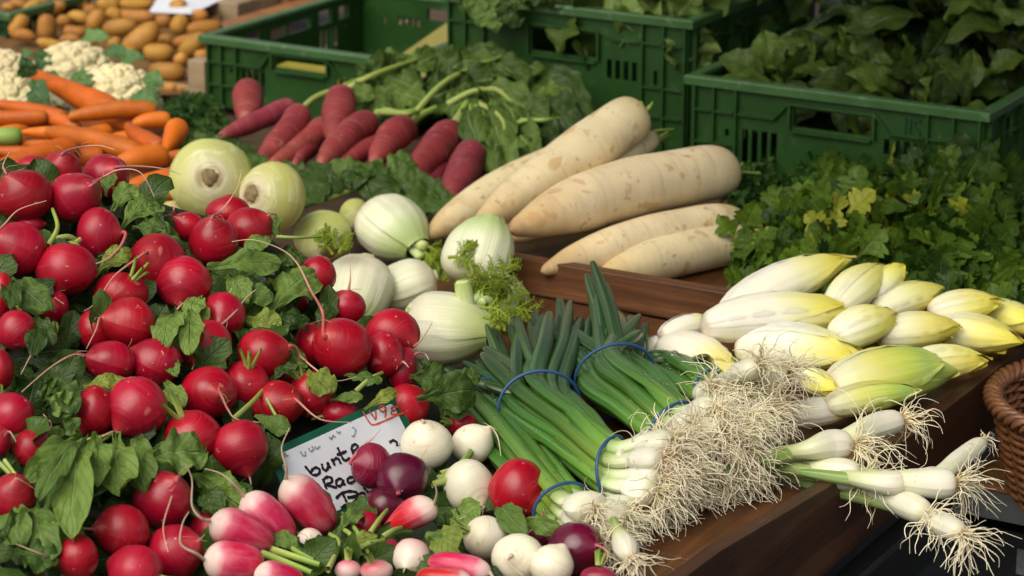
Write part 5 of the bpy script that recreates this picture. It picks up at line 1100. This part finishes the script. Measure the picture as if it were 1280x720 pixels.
bo = sheet('cardboard_sheet', [OL + UX * .17 + VX * .10 + Vector((0, 0, .012)), OL + UX * .325 + VX * .12 + Vector((0, 0, .012)), OL + UX * .335 + VX * .36 + Vector((0, 0, h3 * 1.05)), OL + UX * .22 + VX * .36 + Vector((0, 0, h3 * .9))], .004, 'board_yellow', 'olive board lying slanted inside the left green crate', 'board')
ublock('yellow_box', OL + UX * .09 + VX * .05 + Vector((0, 0, .0085)), .17, .03, h3 * .5, 'yellowbox', 'yellow carton seen through the grip of the left green crate', 'carton') if M.setdefault('yellowbox', plain('yellow_card', (.42, .36, .03), .6)) else None
# ================================================================== wrapped tray at the right
WT = Pz(1236, 205, 0); wr = empty('wrapped_tray', WT, 'film wrapped tray of dark red fruit at the right edge behind the parsley', 'tray', None, -TH)
mb = MB(); mb.box(0, .3, .0, .3, .0, .085); mb.build('tray_box', plain('blue_black_plastic', (.015, .022, .035), .35), wr, smooth=False)
for k in range(9):
    mb = MB(); c = Vector((.05 + .075 * (k % 3), .06 + .085 * (k // 3), .098)); a = k * .7
    v = Vector((math.cos(a), math.sin(a), .1)) * .03; lathe(mb, c - v, c + v, [(0, 0), (.08, .012), (.3, .021), (.6, .022), (.92, .012), (1, 0)], 16, None, .1, 30); mb.build('fruit', M['sausage'], wr)
mb = MB(); n = 16; V = []
for j in range(n + 1):
    for i in range(n + 1):
        x = -.004 + .308 * i / n; y = -.004 + .308 * j / n; e = min(i, j, n - i, n - j)
        V.append((x, y, .088 + (.036 if e > 1 else .018 * e) + .006 * mn.noise(Vector((x * 40, y * 40, 3)))))
mb.add(V, [(j * (n + 1) + i, j * (n + 1) + i + 1, (j + 1) * (n + 1) + i + 1, (j + 1) * (n + 1) + i) for j in range(n) for i in range(n)]); mb.build('plastic_film', M['film'], wr)
# ================================================================== price card
cTL = P(332, 565, 2.298); cTR = P(494, 492, 2.43); ex = cTR - cTL
lo, hi = 2.0, 2.6                                                     # the depth of the third corner that makes the card square
for _ in range(40):
    m_ = (lo + hi) / 2
    if (P(384, 668, hi) - cTL).dot(ex) * (P(384, 668, m_) - cTL).dot(ex) > 0: hi = m_
    else: lo = m_
cBL = P(384, 668, lo); ey = cBL - cTL; cn = ex.cross(ey).normalized()
if cn.dot(FWD) > 0: cn = -cn
card = empty('price_card', cTL, 'white handwritten price card with a dark green border stuck in the radishes', 'price card')
def cp(a, b, h=0.0): return cTL + ex * a + ey * b + cn * h
def cslab(name, a0, a1, b0, b1, h0, h1, mat, rad=.03):
    mb = MB(); pts = []; asp = ex.length / ey.length
    for (cx, cy, s0) in ((a1 - rad, b0 + rad * asp, -90), (a1 - rad, b1 - rad * asp, 0), (a0 + rad, b1 - rad * asp, 90), (a0 + rad, b0 + rad * asp, 180)):
        for k in range(7):
            an = R(s0 + 15 * k); pts.append((cx + rad * math.cos(an), cy + rad * asp * math.sin(an)))
    n = len(pts); V = [cp(a, b, h1) for a, b in pts] + [cp(a, b, h0) for a, b in pts]
    mb.add(V, [tuple(range(n)), tuple(range(2 * n - 1, n - 1, -1))] + [(i, i + n, (i + 1) % n + n, (i + 1) % n) for i in range(n)]); return wbuild(mb, name, M[mat], card, None, False)
cslab('border', 0, 1, 0, 1, -.0015, 0, 'card_green', .04); cslab('face', .055, .945, .085, .915, .0001, .0006, 'card_white', .022)
ea = (680.0, -305.0); eb = (213.0, 427.0); o0 = (10.0, 360.0); det = ea[0] * eb[1] - ea[1] * eb[0]
def c2(x, y):
    dx, dy = x - o0[0], y - o0[1]; return ((dx * eb[1] - dy * eb[0]) / det, (ea[0] * dy - ea[1] * dx) / det)
def strokes(name, lines, w, mat):
    mb = MB()
    for ln in lines:
        pts = smooth_path([cp(*c2(x, y), .0011) for x, y in ln], 8); V = []
        for i, p in enumerate(pts):
            T = (pts[min(i + 1, len(pts) - 1)] - pts[max(i - 1, 0)]).normalized(); S = T.cross(cn).normalized(); k = w * (1 + .18 * math.sin(i * .9 + len(pts)))
            V += [p - S * k, p + S * k]
        mb.add(V, [(2 * i, 2 * i + 1, 2 * i + 3, 2 * i + 2) for i in range(len(pts) - 1)])
    return wbuild(mb, name, M[mat], card, None, False)
strokes('handwriting', [[(205,438),(225,462),(246,487)],[(246,487),(272,484),(283,466),(268,448),(246,456),(236,476)],[(292,428),(300,456),(316,464),(324,446),(322,420)],[(322,420),(330,440),(340,454)],[(342,402),(352,424),(362,440)],[(350,418),(366,402),(380,408),(392,432)],[(374,344),(392,384),(408,412),(424,412),(440,400)],[(370,384),(396,376),(422,364)],[(452,366),(476,356),(480,338),(464,330),(450,344),(452,368),(468,388),(494,374)],
 [(298,508),(308,534),(318,562)],[(296,516),(322,498),(346,508),(340,528),(314,538)],[(316,538),(344,548),(372,556)],[(398,510),(376,512),(366,532),(380,548),(398,538),(402,512)],[(402,512),(406,532),(416,544)],[(458,502),(434,506),(426,524),(440,534),(462,522),(466,502)],[(446,448),(464,480),(482,524)],
 [(366,612),(392,588),(432,576),(470,582),(478,596),(452,606),(424,608)],[(402,590),(414,614),(424,640)],[(430,608),(462,608),(470,624),(446,640),(414,648),(392,662)],[(520,590),(496,588),(482,606),(494,624),(516,616),(524,594)],[(508,556),(528,578),(548,600)],[(652,324),(672,312),(690,322),(694,344)],[(712,330),(716,348),(722,366)]], .0014, 'ink')
strokes('rubbed_writing', [[(66,372),(74,388)],[(62,384),(86,376),(92,392)],[(104,366),(112,384),(122,380)],[(182,362),(194,382),(208,384),(206,362)],[(222,344),(236,362),(250,352),(240,336)],[(256,336),(266,350),(284,336)],[(330,288),(342,300),(352,282),(364,292)],[(368,258),(380,270),(390,260)],[(452,238),(470,252),(462,284),(448,286)]], .0008, 'ink_grey')
strokes('red_price', [[(508,152),(530,190),(552,222),(580,224),(640,200),(736,160)],[(544,150),(562,176),(578,198),(580,172),(576,146)],[(598,128),(620,124),(634,140),(624,156),(606,152),(598,130)],[(632,142),(634,166),(628,188)],[(702,130),(676,130),(664,142),(684,150),(664,158),(668,172),(700,168)]], .0009, 'ink_red')
# ================================================================== basket, steel rail, black crate at the lower right
BC = P(1411, 503, 2.62); br = .137
bk = empty('wicker_basket', BC - Vector((0, 0, .105)), 'brown wicker basket at the right edge beside the tray', 'basket')
ns = 26
for lv in range(21):
    f = lv / 20; rr = br * (.82 + .15 * f); z = BC.z - .100 + .092 * f; mb = MB(); pts = []
    for k in range(ns * 4 + 1):
        a = 2 * math.pi * k / (ns * 4); q = rr + .0035 * math.sin(a * ns / 2 * 2 / 2 + (math.pi if lv % 2 else 0)); pts.append(Vector((BC.x + q * math.cos(a), BC.y + q * math.sin(a), z + .0008 * math.sin(a * 5 + lv))))
    tube(mb, pts, lambda t: .0030, 7); wbuild(mb, 'weaver', M['wicker'], bk)
for k in range(ns):
    a = 2 * math.pi * (k + .5) / ns; mb = MB(); tube(mb, [Vector((BC.x + br * s * math.cos(a), BC.y + br * s * math.sin(a), BC.z + z)) for s, z in ((.81, -.104), (.9, -.05), (.97, -.005))], lambda t: .003, 6); wbuild(mb, 'stake', M['wicker'], bk)
mb = MB()
for s in range(3):
    pts = []
    for k in range(241):
        a = 2 * math.pi * k / 240; b = a * 22 + s * 2.094; pts.append(Vector((BC.x + (br + .0065 * math.cos(b)) * math.cos(a), BC.y + (br + .0065 * math.cos(b)) * math.sin(a), BC.z + .006 * math.sin(b))))
    tube(mb, pts, lambda t: .0042, 8)
wbuild(mb, 'braided_rim', M['wicker'], bk)
mb = MB(); lathe(mb, BC - Vector((0, 0, .105)), BC - Vector((0, 0, .099)), [(0, 0), (.01, br * .81), (.99, br * .81), (1, 0)], 26); wbuild(mb, 'base', M['wicker'], bk)
sb = Pz(1197, 640, -.145); sh = empty('shelf_beam', sb, 'grey steel beam with a strip of orange wood under the basket', 'beam', None, -TH)
mb = MB(); mb.box(0, .5, 0, .04, 0, .030); mb.build('steel_profile', M['metal'], sh, smooth=False); mb = MB(); mb.box(.003, .5, .004, .3, .0305, .036); mb.build('wood_strip', M['brownwood'], sh, smooth=False)
A = Pz(1010, 752, -.12); B = A + VX * .62; rl = empty('steel_rail', A, 'dull steel rail with a bolt below the tray edge', 'rail', None, -TH)
mb = MB(); mb.box(-.004, .0, 0, .30, -.03, 0); mb.box(.0002, .018, 0, .30, -.004, 0.0002); mb.build('angle_profile', M['metal'], rl, smooth=False)
mb = MB(); lathe(mb, Vector((.0002, .235, -.016)), Vector((.005, .235, -.016)), [(0, .0062), (.7, .0062), (1, .004), (1, 0)], 6); mb.build('bolt', M['metal'], rl, smooth=False)
BK = Pz(1188, 722, -.26); bcr = empty('black_crate', BK, 'black plastic crate standing under the basket', 'crate', None, -TH)
for nm, b in (('wall', (0, .5, 0, .006, 0, .07)), ('wall', (0, .006, .007, .5, 0, .07)), ('rim', (-.012, .512, -.012, 0.0, .062, .075)), ('bottom', (.007, .49, .008, .49, 0, .006))):
    mb = MB(); mb.box(*b); mb.build(nm, M['crate_dark'], bcr, smooth=False)
mb = MB(); mb.box(.075, .12, -.0012, -.0002, .022, .052); mb.build('label_patch', M['paper_grey'], bcr, smooth=False) if M.setdefault('paper_grey', plain('grey_label', (.28, .29, .31), .6, var=.6, nscale=90)) else None
mb = MB(); mb.box(-.35, 1.6, -.6, 1.0, -.4, -.39); o = mb.build('black_ground_sheet', M['crate_dark'], bcr, smooth=False)  # wide black sheet added to keep the ground below dark
# ================================================================== light and air
w = bpy.data.worlds.new('World'); sc.world = w; w.use_nodes = True; nt = w.node_tree
sky = nt.nodes.new('ShaderNodeTexSky'); sky.sky_type = 'NISHITA'; sky.sun_disc = False
EL, AZ = 52.0, 215.0                                                  # the sun's height and its compass bearing, clockwise from +y
sky.sun_elevation = R(EL); sky.sun_rotation = R(AZ); sky.dust_density = 4.0; sky.air_density = 1.0; sky.ozone_density = 1.0
hs = nt.nodes.new('ShaderNodeHueSaturation'); hs.inputs['Saturation'].default_value = 0.25
nt.links.new(sky.outputs[0], hs.inputs['Color']); nt.links.new(hs.outputs[0], nt.nodes['Background'].inputs[0]); nt.nodes['Background'].inputs[1].default_value = 0.055
sd = bpy.data.lights.new('sun', 'SUN'); sd.energy = 1.5; sd.angle = R(60); sd.color = (1.0, 0.92, 0.78)
so = bpy.data.objects.new('sun', sd); COL.objects.link(so)
sv = Vector((math.sin(R(AZ)) * math.cos(R(EL)), math.cos(R(AZ)) * math.cos(R(EL)), math.sin(R(EL))))
so.rotation_euler = (-sv).to_track_quat('-Z', 'Y').to_euler(); so.location = sv * 5
aw = empty('added_shade_awning', Vector((.9, 3.9, 1.75)), 'unseen canvas awning added to shade the back of the stall', 'awning')  # out of view, added only to shade the back and right
mb = MB(); n = 10
V = [(-.32 + 3.2 * i / n, 2.05 + 4 * j / n, 1.38 + .16 * j / n - .03 * math.sin(math.pi * i / n * 3)) for j in range(n + 1) for i in range(n + 1)]
mb.add(V + [(x, y, z + .004) for x, y, z in V], [(j * (n + 1) + i, j * (n + 1) + i + 1, (j + 1) * (n + 1) + i + 1, (j + 1) * (n + 1) + i) for j in range(n) for i in range(n)] + [((n + 1) ** 2 + j * (n + 1) + i, (n + 1) ** 2 + (j + 1) * (n + 1) + i, (n + 1) ** 2 + (j + 1) * (n + 1) + i + 1, (n + 1) ** 2 + j * (n + 1) + i + 1) for j in range(n) for i in range(n)])
wbuild(mb, 'canvas', plain('dark_green_canvas', (.02, .035, .025), .8), aw)
sc.view_settings.view_transform = 'Standard'; sc.view_settings.look = 'None'; sc.view_settings.exposure = 1.05; sc.view_settings.gamma = 1.0
sc.render.engine = 'CYCLES'; sc.cycles.use_denoising = True; sc.cycles.max_bounces = 6; sc.cycles.use_adaptive_sampling = True
sc.cycles.sample_clamp_indirect = 4.0
